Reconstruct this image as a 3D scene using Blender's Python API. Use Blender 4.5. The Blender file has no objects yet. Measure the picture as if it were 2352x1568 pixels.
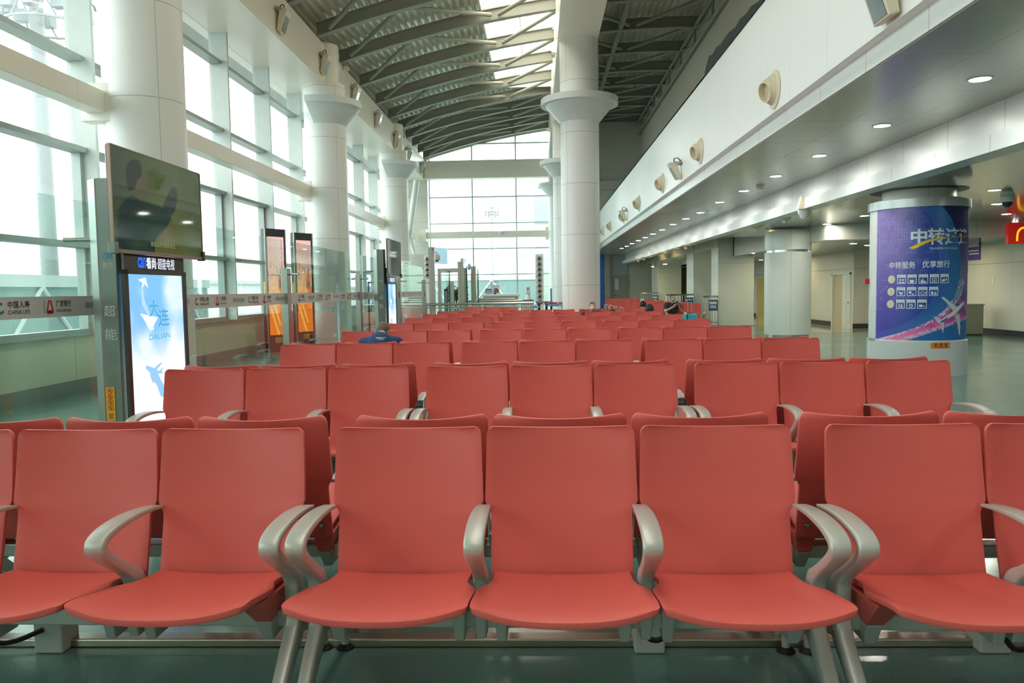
import bpy, bmesh, math, random
import numpy as np
from mathutils import Vector, Matrix
random.seed(7)
SC = bpy.context.scene
COL = SC.collection
R = math.radians
# ------------------------------------------------------------------ camera
FW, FH, FPX = 2352.0, 1568.0, 1800.0
CAMH = 1.45
_yc = Vector((60.0, 119.0, -FPX)).normalized()              # hall axis, in camera space
_uc = Vector((-422.0, 27227.0, 1800.0))
_uc = (_uc - _yc * _uc.dot(_yc)).normalized()               # up, in camera space
_xc = _yc.cross(_uc).normalized()
_W2C = Matrix((_xc, _yc, _uc)).transposed()                 # world -> camera
_C2W = _W2C.transposed()
cam_d = bpy.data.cameras.new('camera'); cam = bpy.data.objects.new('camera', cam_d); COL.objects.link(cam)
cam_d.sensor_width = 36.0; cam_d.lens = FPX / FW * 36.0; cam_d.clip_start = 0.05; cam_d.clip_end = 2000
cam.matrix_world = Matrix.Translation((0, 0, CAMH)) @ _C2W.to_4x4()
SC.camera = cam
def PT(px, py, x=None, y=None, z=None):
    """the point of the place seen at photograph pixel (px, py) on the plane x=, y= or z="""
    d = _C2W @ Vector((px - FW / 2, -(py - FH / 2), -FPX))
    o = Vector((0, 0, CAMH))
    if x is not None: t = x / d.x
    elif y is not None: t = y / d.y
    else: t = (z - CAMH) / d.z
    return o + d * t
# ------------------------------------------------------------------ world, exposure
SC.view_settings.view_transform = 'Standard'; SC.view_settings.look = 'None'
SC.view_settings.gamma = 1.0; SC.view_settings.use_curve_mapping = False
SC.view_settings.exposure = 1.84
SKY = 1.65
wd = bpy.data.worlds.new('overcast_sky'); SC.world = wd; wd.use_nodes = True
nt = wd.node_tree; nt.nodes.clear()
o_ = nt.nodes.new('ShaderNodeOutputWorld'); b_ = nt.nodes.new('ShaderNodeBackground')
tc = nt.nodes.new('ShaderNodeTexCoord'); sp = nt.nodes.new('ShaderNodeSeparateXYZ'); rp = nt.nodes.new('ShaderNodeValToRGB')
nt.links.new(tc.outputs['Generated'], sp.inputs[0]); nt.links.new(sp.outputs['Z'], rp.inputs[0])
rp.color_ramp.elements[0].color = (0.80, 0.90, 0.93, 1); rp.color_ramp.elements[1].color = (1.0, 0.985, 0.96, 1)
rp.color_ramp.elements[0].position = 0.0; rp.color_ramp.elements[1].position = 0.5
nt.links.new(rp.outputs[0], b_.inputs['Color']); b_.inputs['Strength'].default_value = SKY
nt.links.new(b_.outputs[0], o_.inputs[0])
try:
    SC.cycles.transparent_max_bounces = 24; SC.cycles.max_bounces = 10; SC.cycles.diffuse_bounces = 6
    SC.cycles.glossy_bounces = 5; SC.cycles.sample_clamp_indirect = 6.0; SC.cycles.caustics_reflective = False; SC.cycles.caustics_refractive = False
except Exception: pass
def portal(name, loc, rot, sx, sy):
    l = bpy.data.lights.new(name, 'AREA'); l.shape = 'RECTANGLE'; l.size = sx; l.size_y = sy
    l.cycles.is_portal = True
    o = bpy.data.objects.new(name, l); COL.objects.link(o); o.location = loc; o.rotation_euler = rot
    return o
portal('daylight_portal_side', (-7.3, 16.5, 4.0), (0, R(-90), 0), 6.4, 48.0)
portal('daylight_portal_roof', (-0.45, 12.5, 10.6), (0, 0, 0), 2.2, 40.2)
portal('daylight_portal_end', (-2.2, 40.9, 4.8), (R(-90), 0, 0), 6.8, 9.4)
# ------------------------------------------------------------------ materials
def lin(c):
    c = [v / 255.0 for v in c]
    return tuple((v / 12.92 if v <= 0.04045 else ((v + 0.055) / 1.055) ** 2.4) for v in c)
def nlin(a):
    a = np.asarray(a, dtype=float) / 255.0
    return np.where(a <= 0.04045, a / 12.92, ((a + 0.055) / 1.055) ** 2.4)
MATS = {}
class NB:                                                   # tiny node helper
    def __init__(s, m): s.t = m.node_tree
    def n(s, k, **kw):
        x = s.t.nodes.new(k)
        for a, v in kw.items(): setattr(x, a, v)
        return x
    def l(s, a, b): s.t.links.new(a, b)
    def math(s, op, a, b=None, c=None):
        x = s.n('ShaderNodeMath', operation=op)
        for i, v in enumerate((a, b, c)):
            if v is None: continue
            if isinstance(v, (int, float)): x.inputs[i].default_value = v
            else: s.l(v, x.inputs[i])
        return x.outputs[0]
    def mix(s, f, a, b):
        x = s.n('ShaderNodeMix', data_type='RGBA')
        for i, v in ((0, f), (6, a), (7, b)):
            if isinstance(v, (int, float)): x.inputs[i].default_value = v
            elif isinstance(v, tuple): x.inputs[i].default_value = (*v, 1)
            else: s.l(v, x.inputs[i])
        return x.outputs[2]
def new_mat(name):
    m = bpy.data.materials.new(name); m.use_nodes = True
    return m, NB(m), m.node_tree.nodes['Principled BSDF']
def mat(name, rgb, rough=0.5, metal=0.0, var=0.06, scale=6.0, bump=0.0, bscale=60.0, spec=0.5, coat=0.0):
    """plain procedural surface: base colour with a little noise, optional fine bump"""
    if name in MATS: return MATS[name]
    m, nb, p = new_mat(name)
    c = lin(rgb)
    g = nb.n('ShaderNodeTexCoord')
    nz = nb.n('ShaderNodeTexNoise'); nz.inputs['Scale'].default_value = scale; nz.inputs['Detail'].default_value = 4
    nb.l(g.outputs['Object'], nz.inputs['Vector'])
    col = nb.mix(nz.outputs[0], tuple(v * (1 - var) for v in c), tuple(min(1, v * (1 + var)) for v in c))
    nb.l(col, p.inputs['Base Color'])
    p.inputs['Roughness'].default_value = rough; p.inputs['Metallic'].default_value = metal
    p.inputs['Specular IOR Level'].default_value = spec; p.inputs['Coat Weight'].default_value = coat
    if bump:
        n2 = nb.n('ShaderNodeTexNoise'); n2.inputs['Scale'].default_value = bscale
        nb.l(g.outputs['Object'], n2.inputs['Vector'])
        bp = nb.n('ShaderNodeBump'); bp.inputs['Strength'].default_value = bump; bp.inputs['Distance'].default_value = 0.01
        nb.l(n2.outputs[0], bp.inputs['Height']); nb.l(bp.outputs[0], p.inputs['Normal'])
    MATS[name] = m
    return m
def mat_panel(name, rgb, pitch, width=0.012, rough=0.4, metal=0.0, off=(0, 0, 0), seam=0.45, var=0.04, wob=0.0, spec=0.5):
    """sheet panels with thin dark joints every pitch=(x,y,z) metres (0 = none)"""
    m, nb, p = new_mat(name)
    c = lin(rgb)
    g = nb.n('ShaderNodeNewGeometry'); s = nb.n('ShaderNodeSeparateXYZ'); nb.l(g.outputs['Position'], s.inputs[0])
    f = None
    for i, ax in enumerate('XYZ'):
        if not pitch[i]: continue
        a = nb.math('ADD', s.outputs[ax], 1000.0 * pitch[i] - off[i])
        k = nb.math('LESS_THAN', nb.math('MODULO', a, pitch[i]), width)
        f = k if f is None else nb.math('MAXIMUM', f, k)
    nz = nb.n('ShaderNodeTexNoise'); nz.inputs['Scale'].default_value = 0.8; nz.inputs['Detail'].default_value = 3
    nb.l(g.outputs['Position'], nz.inputs['Vector'])
    col = nb.mix(nz.outputs[0], tuple(v * (1 - var) for v in c), tuple(min(1, v * (1 + var)) for v in c))
    if f is not None: col = nb.mix(f, col, tuple(v * seam for v in c))
    nb.l(col, p.inputs['Base Color'])
    p.inputs['Roughness'].default_value = rough; p.inputs['Metallic'].default_value = metal; p.inputs['Specular IOR Level'].default_value = spec
    if wob:
        n2 = nb.n('ShaderNodeTexNoise'); n2.inputs['Scale'].default_value = 1.3
        nb.l(g.outputs['Position'], n2.inputs['Vector'])
        bp = nb.n('ShaderNodeBump'); bp.inputs['Strength'].default_value = wob; bp.inputs['Distance'].default_value = 0.05
        nb.l(n2.outputs[0], bp.inputs['Height']); nb.l(bp.outputs[0], p.inputs['Normal'])
    MATS[name] = m
    return m
def mat_column(name, rgb, zp, zo, aoff=0.0, nseg=4):
    """round column cladding: horizontal joints every zp metres and vertical joints"""
    m, nb, p = new_mat(name)
    c = lin(rgb)
    g = nb.n('ShaderNodeTexCoord'); s = nb.n('ShaderNodeSeparateXYZ'); nb.l(g.outputs['Object'], s.inputs[0])
    k1 = nb.math('LESS_THAN', nb.math('MODULO', nb.math('ADD', s.outputs['Z'], 100 * zp - zo), zp), 0.014)
    an = nb.math('ADD', nb.math('ARCTAN2', s.outputs['Y'], s.outputs['X']), 20 * math.pi + aoff)
    k2 = nb.math('LESS_THAN', nb.math('MODULO', an, 2 * math.pi / nseg), 0.018)
    f = nb.math('MAXIMUM', k1, k2)
    nz = nb.n('ShaderNodeTexNoise'); nz.inputs['Scale'].default_value = 1.5
    nb.l(g.outputs['Object'], nz.inputs['Vector'])
    col = nb.mix(nz.outputs[0], tuple(v * .96 for v in c), c)
    nb.l(nb.mix(f, col, tuple(v * .6 for v in c)), p.inputs['Base Color'])
    p.inputs['Roughness'].default_value = 0.38
    MATS[name] = m
    return m
def mat_emit(name, rgb, strength):
    if name in MATS: return MATS[name]
    m, nb, p = new_mat(name)
    c = lin(rgb)
    p.inputs['Base Color'].default_value = (*c, 1); p.inputs['Emission Color'].default_value = (*c, 1)
    p.inputs['Emission Strength'].default_value = strength; p.inputs['Roughness'].default_value = 0.3
    MATS[name] = m
    return m
def mat_print(name, emit=0.0, rough=0.35, spec=0.5, base=1.0):
    """artwork printed on or shown by a panel; the picture itself sits in the panel's colour layer"""
    m, nb, p = new_mat(name)
    a = nb.n('ShaderNodeAttribute'); a.attribute_name = 'Art'
    if base: nb.l(nb.mix(1 - base, a.outputs['Color'], (0., 0., 0.)), p.inputs['Base Color'])
    else: p.inputs['Base Color'].default_value = (0.01, 0.012, 0.01, 1)
    p.inputs['Roughness'].default_value = rough; p.inputs['Specular IOR Level'].default_value = spec
    if emit:
        nb.l(a.outputs['Color'], p.inputs['Emission Color']); p.inputs['Emission Strength'].default_value = emit
    MATS[name] = m
    return m
def mat_glass(name, tint, refl=1.0, rough=0.0, ior=1.5):
    """sheet glass: straight transmission with a tint and Fresnel reflection"""
    m = bpy.data.materials.new(name); m.use_nodes = True; nb = NB(m); t = m.node_tree; t.nodes.clear()
    o = nb.n('ShaderNodeOutputMaterial'); mx = nb.n('ShaderNodeMixShader'); tr = nb.n('ShaderNodeBsdfTransparent')
    gl = nb.n('ShaderNodeBsdfGlossy'); fr = nb.n('ShaderNodeFresnel'); gm = nb.n('ShaderNodeNewGeometry')
    nb.l(nb.math('ADD', nb.math('MULTIPLY', gm.outputs['Backfacing'], 1 / ior - ior), ior), fr.inputs['IOR'])
    tr.inputs['Color'].default_value = (*tint, 1); gl.inputs['Roughness'].default_value = rough
    gl.inputs['Color'].default_value = (0.95, 1, 0.98, 1)
    nb.l(nb.math('MULTIPLY', fr.outputs[0], refl), mx.inputs[0]); nb.l(tr.outputs[0], mx.inputs[1]); nb.l(gl.outputs[0], mx.inputs[2])
    nb.l(mx.outputs[0], o.inputs[0])
    MATS[name] = m
    return m
# ------------------------------------------------------------------ objects and meshes
def wloc(o):
    v = Vector((0, 0, 0))
    while o is not None: v = v + o.location; o = o.parent
    return v
def tag(o, label=None, cat=None, group=None, kind=None):
    if label: o['label'] = label
    if cat: o['category'] = cat
    if group: o['group'] = group
    if kind: o['kind'] = kind
    return o
def thing(name, label, cat, loc=(0, 0, 0), rotz=0.0, group=None, kind=None):
    o = bpy.data.objects.new(name, None); COL.objects.link(o); o.empty_display_size = 0.1
    o.location = loc; o.rotation_euler = (0, 0, rotz)
    return tag(o, label, cat, group, kind)
def link_mesh(name, me, m=None, parent=None):
    o = bpy.data.objects.new(name, me); COL.objects.link(o)
    if m is not None:
        me.materials.clear(); me.materials.append(m)
    if parent is not None: o.parent = parent
    return o
class MB:
    def __init__(s): s.bm = bmesh.new()
    def v(s, p): return s.bm.verts.new(p)
    def face(s, pts):
        try: return s.bm.faces.new([s.v(p) for p in pts])
        except ValueError: return None
    def box(s, x0, x1, y0, y1, z0, z1):
        p = [s.v((x, y, z)) for z in (z0, z1) for y in (y0, y1) for x in (x0, x1)]
        for q in ((0, 2, 3, 1), (4, 5, 7, 6), (0, 1, 5, 4), (2, 6, 7, 3), (0, 4, 6, 2), (1, 3, 7, 5)):
            s.bm.faces.new([p[i] for i in q])
        return s
    def hexa(s, lo, hi):
        a = [s.v(p) for p in lo]; b = [s.v(p) for p in hi]; n = len(a)
        s.bm.faces.new(a[::-1]); s.bm.faces.new(b)
        for i in range(n): s.bm.faces.new((a[i], a[(i + 1) % n], b[(i + 1) % n], b[i]))
        return s
    def prism(s, poly, axis, a, b):
        """polygon in the two other axes (in xyz order), pushed from a to b along axis"""
        def mk(p, t):
            return (t, p[0], p[1]) if axis == 'x' else (p[0], t, p[1]) if axis == 'y' else (p[0], p[1], t)
        return s.hexa([mk(p, a) for p in poly], [mk(p, b) for p in poly])
    def rings(s, rings, closed=True, cap=True):
        rows = [[s.v(p) for p in r] for r in rings]; n = len(rows[0])
        for i in range(len(rows) - 1):
            for j in range(n if closed else n - 1):
                k = (j + 1) % n
                s.bm.faces.new((rows[i][j], rows[i][k], rows[i + 1][k], rows[i + 1][j]))
        if cap and closed:
            s.bm.faces.new(rows[0][::-1]); s.bm.faces.new(rows[-1])
        return s
    def tube(s, pts, r, seg=10, cap=True):
        pts = [Vector(p) for p in pts]; rr = r if isinstance(r, (list, tuple)) else [r] * len(pts)
        out = []; pu = None
        for i, p in enumerate(pts):
            d = (pts[min(i + 1, len(pts) - 1)] - pts[max(i - 1, 0)]).normalized()
            if pu is None: pu = d.orthogonal().normalized()
            else: pu = (pu - d * pu.dot(d)).normalized()
            w = d.cross(pu)
            out.append([p + (pu * math.cos(2 * math.pi * k / seg) + w * math.sin(2 * math.pi * k / seg)) * rr[i] for k in range(seg)])
        return s.rings(out, True, cap)
    def lathe(s, prof, c=(0, 0, 0), seg=48, a0=0.0, a1=360.0, axis='z'):
        full = abs(a1 - a0) >= 359.9
        n = seg if full else seg + 1
        out = []
        for r, h in prof:
            ring = []
            for k in range(n):
                a = R(a0 + (a1 - a0) * k / seg); u, w = r * math.cos(a), r * math.sin(a)
                q = (u, w, h) if axis == 'z' else (h, u, w) if axis == 'x' else (u, h, w)
                ring.append((q[0] + c[0], q[1] + c[1], q[2] + c[2]))
            out.append(ring)
        if full: return s.rings(out, True, prof[0] != prof[-1] and prof[0][0] > 1e-4 and prof[-1][0] > 1e-4)
        s.rings(out, False, False)
        if len(out) > 2: s.face([q[0] for q in out]); s.face([q[-1] for q in out][::-1])
        return s
    def xf(s, M):
        bmesh.ops.transform(s.bm, matrix=M, verts=s.bm.verts); return s
    def add(s, other, M=None):
        me = bpy.data.meshes.new('t'); other.bm.to_mesh(me)
        if M is not None: me.transform(M)
        s.bm.from_mesh(me); bpy.data.meshes.remove(me); return s
    def mesh(s, name, bevel=0.0, segs=2, smooth=False, angle=35, weld=0.0):
        if weld: bmesh.ops.remove_doubles(s.bm, verts=s.bm.verts, dist=weld)
        bmesh.ops.recalc_face_normals(s.bm, faces=s.bm.faces)
        if bevel:
            ed = [e for e in s.bm.edges if len(e.link_faces) == 2 and e.calc_face_angle(0) > R(30)]
            bmesh.ops.bevel(s.bm, geom=ed, offset=bevel, segments=segs, affect='EDGES', profile=0.5, clamp_overlap=True)
        if smooth:
            for f in s.bm.faces: f.smooth = True
            for e in s.bm.edges:
                if len(e.link_faces) == 2 and e.calc_face_angle(0) > R(angle): e.smooth = False
        me = bpy.data.meshes.new(name); s.bm.to_mesh(me); s.bm.free()
        return me
    def build(s, name, m, parent=None, local=False, **kw):
        me = s.mesh(name, **kw)
        if parent is not None and not local: me.transform(Matrix.Translation(-wloc(parent)))
        return link_mesh(name, me, m, parent)
def single(name, mb, m, label, cat, loc=(0, 0, 0), group=None, **kw):
    """a thing of one mesh; its verts are given in world space, its origin is put at loc"""
    me = mb.mesh(name, **kw); me.transform(Matrix.Translation(-Vector(loc)))
    o = link_mesh(name, me, m); o.location = loc
    return tag(o, label, cat, group)
def struct(name, mb, m, parent=None, **kw):
    o = mb.build(name, m, parent, **kw)
    if parent is None: o['kind'] = 'structure'
    return o
def copy_tree(o, parent=None):
    c = o.copy(); COL.objects.link(c); c.parent = parent
    for ch in list(o.children): copy_tree(ch, c)
    return c
def bx(x0, x1, y0, y1, z0, z1): return MB().box(x0, x1, y0, y1, z0, z1)
# ---- flat lettering
def text_mesh(s, size, align='LEFT', bold=0.0, space=1.0, ext=0.0):
    cu = bpy.data.curves.new('lettering', 'FONT'); cu.body = s; cu.size = size; cu.align_x = align; cu.align_y = 'BOTTOM_BASELINE' if False else 'BOTTOM'
    cu.offset = bold; cu.space_character = space; cu.extrude = ext; cu.resolution_u = 4
    o = bpy.data.objects.new('lettering', cu); COL.objects.link(o)
    dg = bpy.context.evaluated_depsgraph_get(); dg.update()
    me = bpy.data.meshes.new_from_object(o.evaluated_get(dg), depsgraph=dg)
    bpy.data.objects.remove(o); bpy.data.curves.remove(cu)
    return me
FX_POS = Matrix(((0, 0, 1, 0), (1, 0, 0, 0), (0, 1, 0, 0), (0, 0, 0, 1)))       # text on a face that looks to +x: reads along +y
FX_NY = Matrix(((1, 0, 0, 0), (0, 0, -1, 0), (0, 1, 0, 0), (0, 0, 0, 1)))       # text on a face that looks to -y: reads along +x
def lettering(items, M, name, m, parent):
    """items: (string, x, y, size[, bold, align, x-scale]) in the sign's own plane; M carries the plane into the world"""
    b = MB()
    for it in items:
        s, x, y, size = it[:4]; bold = it[4] if len(it) > 4 else 0; al = it[5] if len(it) > 5 else 'LEFT'; xs = it[6] if len(it) > 6 else 1.0
        me = text_mesh(s, size, al, bold)
        me.transform(Matrix.Translation((x, y, 0)) @ Matrix.Scale(xs, 4, (1, 0, 0)))
        b.bm.from_mesh(me); bpy.data.meshes.remove(me)
    me = bpy.data.meshes.new(name); b.bm.to_mesh(me); b.bm.free()
    me.transform(M)
    if parent is not None: me.transform(Matrix.Translation(-wloc(parent)))
    return link_mesh(name, me, m, parent)
def poly_mesh(polys, M, name, m, parent):
    b = MB()
    for p in polys: b.face([(q[0], q[1], 0) for q in p])
    me = bpy.data.meshes.new(name); b.bm.to_mesh(me); b.bm.free()
    me.transform(M); me.transform(Matrix.Translation(-wloc(parent)))
    return link_mesh(name, me, m, parent)
def disc(cx, cy, r, n=20, sy=1.0): return [(cx + r * math.cos(2 * math.pi * k / n), cy + sy * r * math.sin(2 * math.pi * k / n)) for k in range(n)]
def ring_polys(cx, cy, r0, r1, n=20, a0=0, a1=360):
    o = []
    for k in range(n):
        a, b = R(a0 + (a1 - a0) * k / n), R(a0 + (a1 - a0) * (k + 1) / n)
        o.append([(cx + r0 * math.cos(a), cy + r0 * math.sin(a)), (cx + r1 * math.cos(a), cy + r1 * math.sin(a)), (cx + r1 * math.cos(b), cy + r1 * math.sin(b)), (cx + r0 * math.cos(b), cy + r0 * math.sin(b))])
    return o
def rect(x0, y0, x1, y1): return [(x0, y0), (x1, y0), (x1, y1), (x0, y1)]
# ---- panels that carry a picture
def art_mesh(name, nx, ny, pos, art):
    """grid of nx*ny cells; pos(u,v)->xyz arrays, art(u,v)->sRGB 0..255 arrays"""
    u, v = np.meshgrid(np.linspace(0, 1, nx + 1), np.linspace(0, 1, ny + 1))
    P = np.stack(pos(u, v), -1).reshape(-1, 3)
    i = np.arange(nx * ny); r, c = i // nx, i % nx; a = r * (nx + 1) + c
    F = np.stack([a, a + 1, a + nx + 2, a + nx + 1], -1)
    me = bpy.data.meshes.new(name)
    me.from_pydata(P.tolist(), [], F.tolist())
    rgb = nlin(np.clip(art(u, v), 0, 255)).reshape(-1, 3)
    at = me.color_attributes.new('Art', 'FLOAT_COLOR', 'POINT')
    at.data.foreach_set('color', np.concatenate([rgb, np.ones((len(rgb), 1))], 1).ravel().astype(np.float32))
    me.update()
    return me
def inpoly(u, v, poly):
    c = np.zeros(u.shape, bool); n = len(poly)
    for i in range(n):
        x0, y0 = poly[i]; x1, y1 = poly[(i + 1) % n]
        if y0 == y1: continue
        k = ((y0 > v) != (y1 > v)) & (u < (x1 - x0) * (v - y0) / (y1 - y0) + x0)
        c ^= k
    return c
def blend(img, mask, rgb, a=1.0):
    m = (mask * a)[..., None] if mask.dtype != bool else (mask.astype(float) * a)[..., None]
    return img * (1 - m) + np.asarray(rgb, float) * m
def sstep(a, b, x): 
    t = np.clip((x - a) / (b - a), 0, 1); return t * t * (3 - 2 * t)
def vnoise(u, v, s, seed=1):
    rng = np.random.RandomState(seed); g = rng.rand(64, 64)
    x, y = u * s, v * s; xi, yi = np.floor(x).astype(int), np.floor(y).astype(int); fx, fy = x - xi, y - yi
    fx, fy = fx * fx * (3 - 2 * fx), fy * fy * (3 - 2 * fy)
    G = lambda a, b: g[a % 64, b % 64]
    return (G(xi, yi) * (1 - fx) + G(xi + 1, yi) * fx) * (1 - fy) + (G(xi, yi + 1) * (1 - fx) + G(xi + 1, yi + 1) * fx) * fy
# ------------------------------------------------------------------ surface library
M_white = mat('white_enamel', (226, 228, 222), 0.35)
M_beam = mat_panel('beam_cladding', (240, 236, 224), (0, 2.66, 0), 0.012, 0.32, seam=.8)
M_soft = mat_panel('soffit_sheet', (176, 182, 170), (0.75, 1.42, 0), 0.008, 0.24, metal=.35, off=(.25, .3, 0), seam=.6, wob=.08)
M_low = mat_panel('low_ceiling_sheet', (150, 160, 146), (0.62, 2.4, 0), 0.010, 0.10, metal=.55, seam=.55, wob=.06)
M_fascia = mat_panel('fascia_panel', (246, 250, 247), (0, 1.25, 0), 0.010, 0.36, seam=.82)
M_ledge = mat_panel('ledge_panel', (226, 232, 228), (0, 1.25, 0), 0.012, 0.3, off=(0, .5, 0), seam=.55)
M_wallup = mat_panel('upper_wall_board', (206, 200, 186), (0, 1.25, 0), 0.012, 0.6, seam=.75)
M_wallr = mat_panel('right_wall_board', (214, 214, 200), (1.2, 1.2, 0), 0.010, 0.4, seam=.7)
M_wallend = mat_panel('end_wall_board', (200, 202, 192), (0, 0, 1.25), 0.016, 0.55, seam=.7)
M_sillw = mat_panel('sill_wall_panel', (206, 210, 186), (0, 2.66, 0), 0.014, 0.3, off=(0, .9, 0), seam=.55)
M_basek = mat('skirting_grey', (128, 134, 128), 0.35)
M_steel = mat('brushed_steel', (190, 190, 184), 0.25, metal=1.0, var=.08, scale=20)
M_steeld = mat('dull_steel', (178, 176, 164), 0.4, metal=.6)
M_alu = mat('window_aluminium', (160, 171, 166), 0.4, metal=.3)
M_fin = mat('window_fin_white', (196, 204, 200), 0.4)
M_rib = mat('roof_steel_paint', (150, 152, 140), 0.5)
M_deck = mat('roof_deck_zinc', (226, 222, 204), 0.32, metal=.35, var=.22, scale=1.2)
M_black = mat('black_plastic', (24, 25, 26), 0.35)
M_dark = mat('charcoal_metal', (58, 60, 58), 0.4)
M_cream = mat('cream_plastic', (222, 212, 186), 0.35)
M_lamp = mat_emit('lamp_diffuser', (255, 250, 240), 95.0)
M_lamps = mat_emit('soffit_lamp_diffuser', (255, 250, 240), 42.0)
M_lampw = mat_emit('warm_lamp_diffuser', (255, 236, 190), 75.0)
M_rubber = mat('black_rubber', (18, 18, 18), 0.6)
M_pane = mat_glass('window_glass', (0.93, 0.97, 0.96), 0.9)
M_barrier = mat_glass('barrier_glass', (0.86, 0.94, 0.91), 0.95)
M_sky_pane = mat_glass('rooflight_glazing', (0.96, 0.92, 0.82), 0.4, rough=.3)
M_txtw = mat('white_lettering', (238, 240, 240), 0.5)
M_txtk = mat('black_lettering', (26, 28, 30), 0.5)
# floor: polished speckled green epoxy
m, nb, p = new_mat('green_epoxy_floor')
g = nb.n('ShaderNodeNewGeometry')
n1 = nb.n('ShaderNodeTexNoise'); n1.inputs['Scale'].default_value = 90; n1.inputs['Detail'].default_value = 2
n2 = nb.n('ShaderNodeTexNoise'); n2.inputs['Scale'].default_value = 0.7; n2.inputs['Detail'].default_value = 4
vo = nb.n('ShaderNodeTexVoronoi'); vo.inputs['Scale'].default_value = 110
for q in (n1, n2, vo): nb.l(g.outputs['Position'], q.inputs['Vector'])
base = nb.mix(n2.outputs[0], lin((84, 122, 115)), lin((106, 144, 136)))
base = nb.mix(nb.math('MULTIPLY', nb.math('LESS_THAN', vo.outputs['Distance'], 0.22), 0.35), base, lin((62, 88, 84)))
base = nb.mix(nb.math('MULTIPLY', nb.math('GREATER_THAN', n1.outputs[0], 0.64), 0.3), base, lin((150, 176, 168)))
nb.l(base, p.inputs['Base Color'])
rr = nb.math('ADD', nb.math('MULTIPLY', n2.outputs[0], 0.12), 0.09); nb.l(rr, p.inputs['Roughness'])
bp = nb.n('ShaderNodeBump'); bp.inputs['Strength'].default_value = .05; bp.inputs['Distance'].default_value = .01
n3 = nb.n('ShaderNodeTexNoise'); n3.inputs['Scale'].default_value = 9; nb.l(g.outputs['Position'], n3.inputs['Vector'])
nb.l(n3.outputs[0], bp.inputs['Height']); nb.l(bp.outputs[0], p.inputs['Normal'])
p.inputs['Specular IOR Level'].default_value = .6
M_floor = m
M_stone = mat_panel('polished_beige_stone', (188, 184, 166), (1.2, 1.2, 0), 0.008, 0.08, seam=.7)
# ------------------------------------------------------------------ big dimensions
XW, XB, XF, XU = -7.0, -5.72, 3.15, 5.3          # window wall, beam face, fascia face, upper wall
YB, YE, YF = -7.6, 40.5, 48.6                    # behind camera, end glazing, far corridor wall
ZS, ZL = 3.53, 2.95                               # soffit, low ceiling
ZSILL, ZWT = 0.89, 7.13
def rz(x): return 8.22 + .31 * (x + 5.6) - .0155 * (x + 5.6) ** 2      # underside of the roof ribs
# ---- floor
struct('floor', bx(-7.3, 30, YB - .2, 62, -.3, 0), M_floor)
struct('floor_stone', MB().box(8.2, 10.5, 27.5, 50, -.01, .004).box(8.2, 12.7, 24.2, 27.5, -.01, .004), M_stone)
# ---- left: sill wall, skirting, window bays
struct('wall_left', MB().box(-7.25, -6.98, YB, YE, 0, ZSILL - .03), M_sillw)
struct('baseboard_left', bx(-6.98, -6.95, YB, YE, 0, .2), M_basek)
struct('trim_sill', bx(-7.2, -6.9, YB, YE, ZSILL - .03, ZSILL + .02), M_alu)
TR = [2.23, 3.67, 5.04, 6.50]
YM0, DYM = 11.93, 2.66
ks = range(-7, 11)
for i, k in enumerate(ks):
    y0 = YM0 + DYM * k; y1 = y0 + DYM
    w = thing(f'window_{i + 1}', None, None, (XW, y0, ZSILL), kind='structure')
    b = MB()
    b.box(-7.10, -6.70, y0 - .035, y0 + .035, ZSILL, ZWT)                      # white fin
    b.build('window_fin', M_fin, w)
    b = MB()
    for z in TR: b.box(-7.08, -6.84, y0 + .035, y1 - .035, z - .04, z + .04)
    b.box(-7.08, -6.92, y0 + .035, y1 - .035, ZSILL, ZSILL + .07)
    for z0, z1 in ((ZSILL + .07, TR[0] - .04), (TR[0] + .04, TR[1] - .04)):     # opening casements in the two lower rows
        b.box(-7.06, -6.92, y0 + .035, y0 + .11, z0, z1).box(-7.06, -6.92, y1 - .11, y1 - .035, z0, z1)
    b.build('window_frame', M_alu, w)
    bx(-7.045, -7.035, y0, y1, ZSILL, ZWT).build('window_pane', M_pane, w)
# ---- left: long white box beam above the windows
struct('trim_1', MB().box(-7.3, XB, YB, YE, ZWT, 8.17), M_beam)
M_eave = mat_panel('outer_eave_panel', (150, 156, 152), (.6, 1.33, 0), .012, .5, seam=.7)
struct('trim_20', bx(-8.25, -7.3, YB, YE, 7.3, 7.45), M_eave)
struct('wall_left_top', bx(-7.3, -7.1, YB, YE, 8.17, 8.7), M_rib)
# ---- right: fascia, soffit, ledge beam, low ceiling, upper wall
struct('wall_right_fascia', MB().box(XF, XF + .12, YB, YF, 3.74, 5.38).box(XF, XU, YB, YF, 5.34, 5.38), M_fascia)
struct('trim_2', MB().box(XF + .11, XF + .25, YB, YF, ZS + .01, 3.76), M_ledge)
struct('ceiling_soffit', bx(XF + .13, 5.36, YB, YF, ZS, ZS + .08), M_soft)
struct('trim_3', MB().box(5.34, 5.5, YB, YF + 6, 3.14, ZS), M_ledge)
struct('trim_4', MB().box(5.18, 5.5, YB, YF + 6, ZL - .01, 3.14), M_ledge)
struct('ceiling_low', MB().box(5.5, 24, YB, 19.9, ZL, ZL + .1).box(7.3, 24, 19.9, 20.2, 2.57, ZL + .1).box(5.5, 7.3, 19.9, 24, ZL, ZL + .1).box(5.5, 7.3, 24, 24.1, ZL, 3.5).box(5.5, 8.3, 24, 56, 3.42, 3.5), M_low)
struct('ceiling_far', MB().box(7.2, 24, 20.2, 29.2, 2.58, 2.68).box(7.9, 24, 29.2, 62, 2.58, 2.68), M_low)
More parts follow.
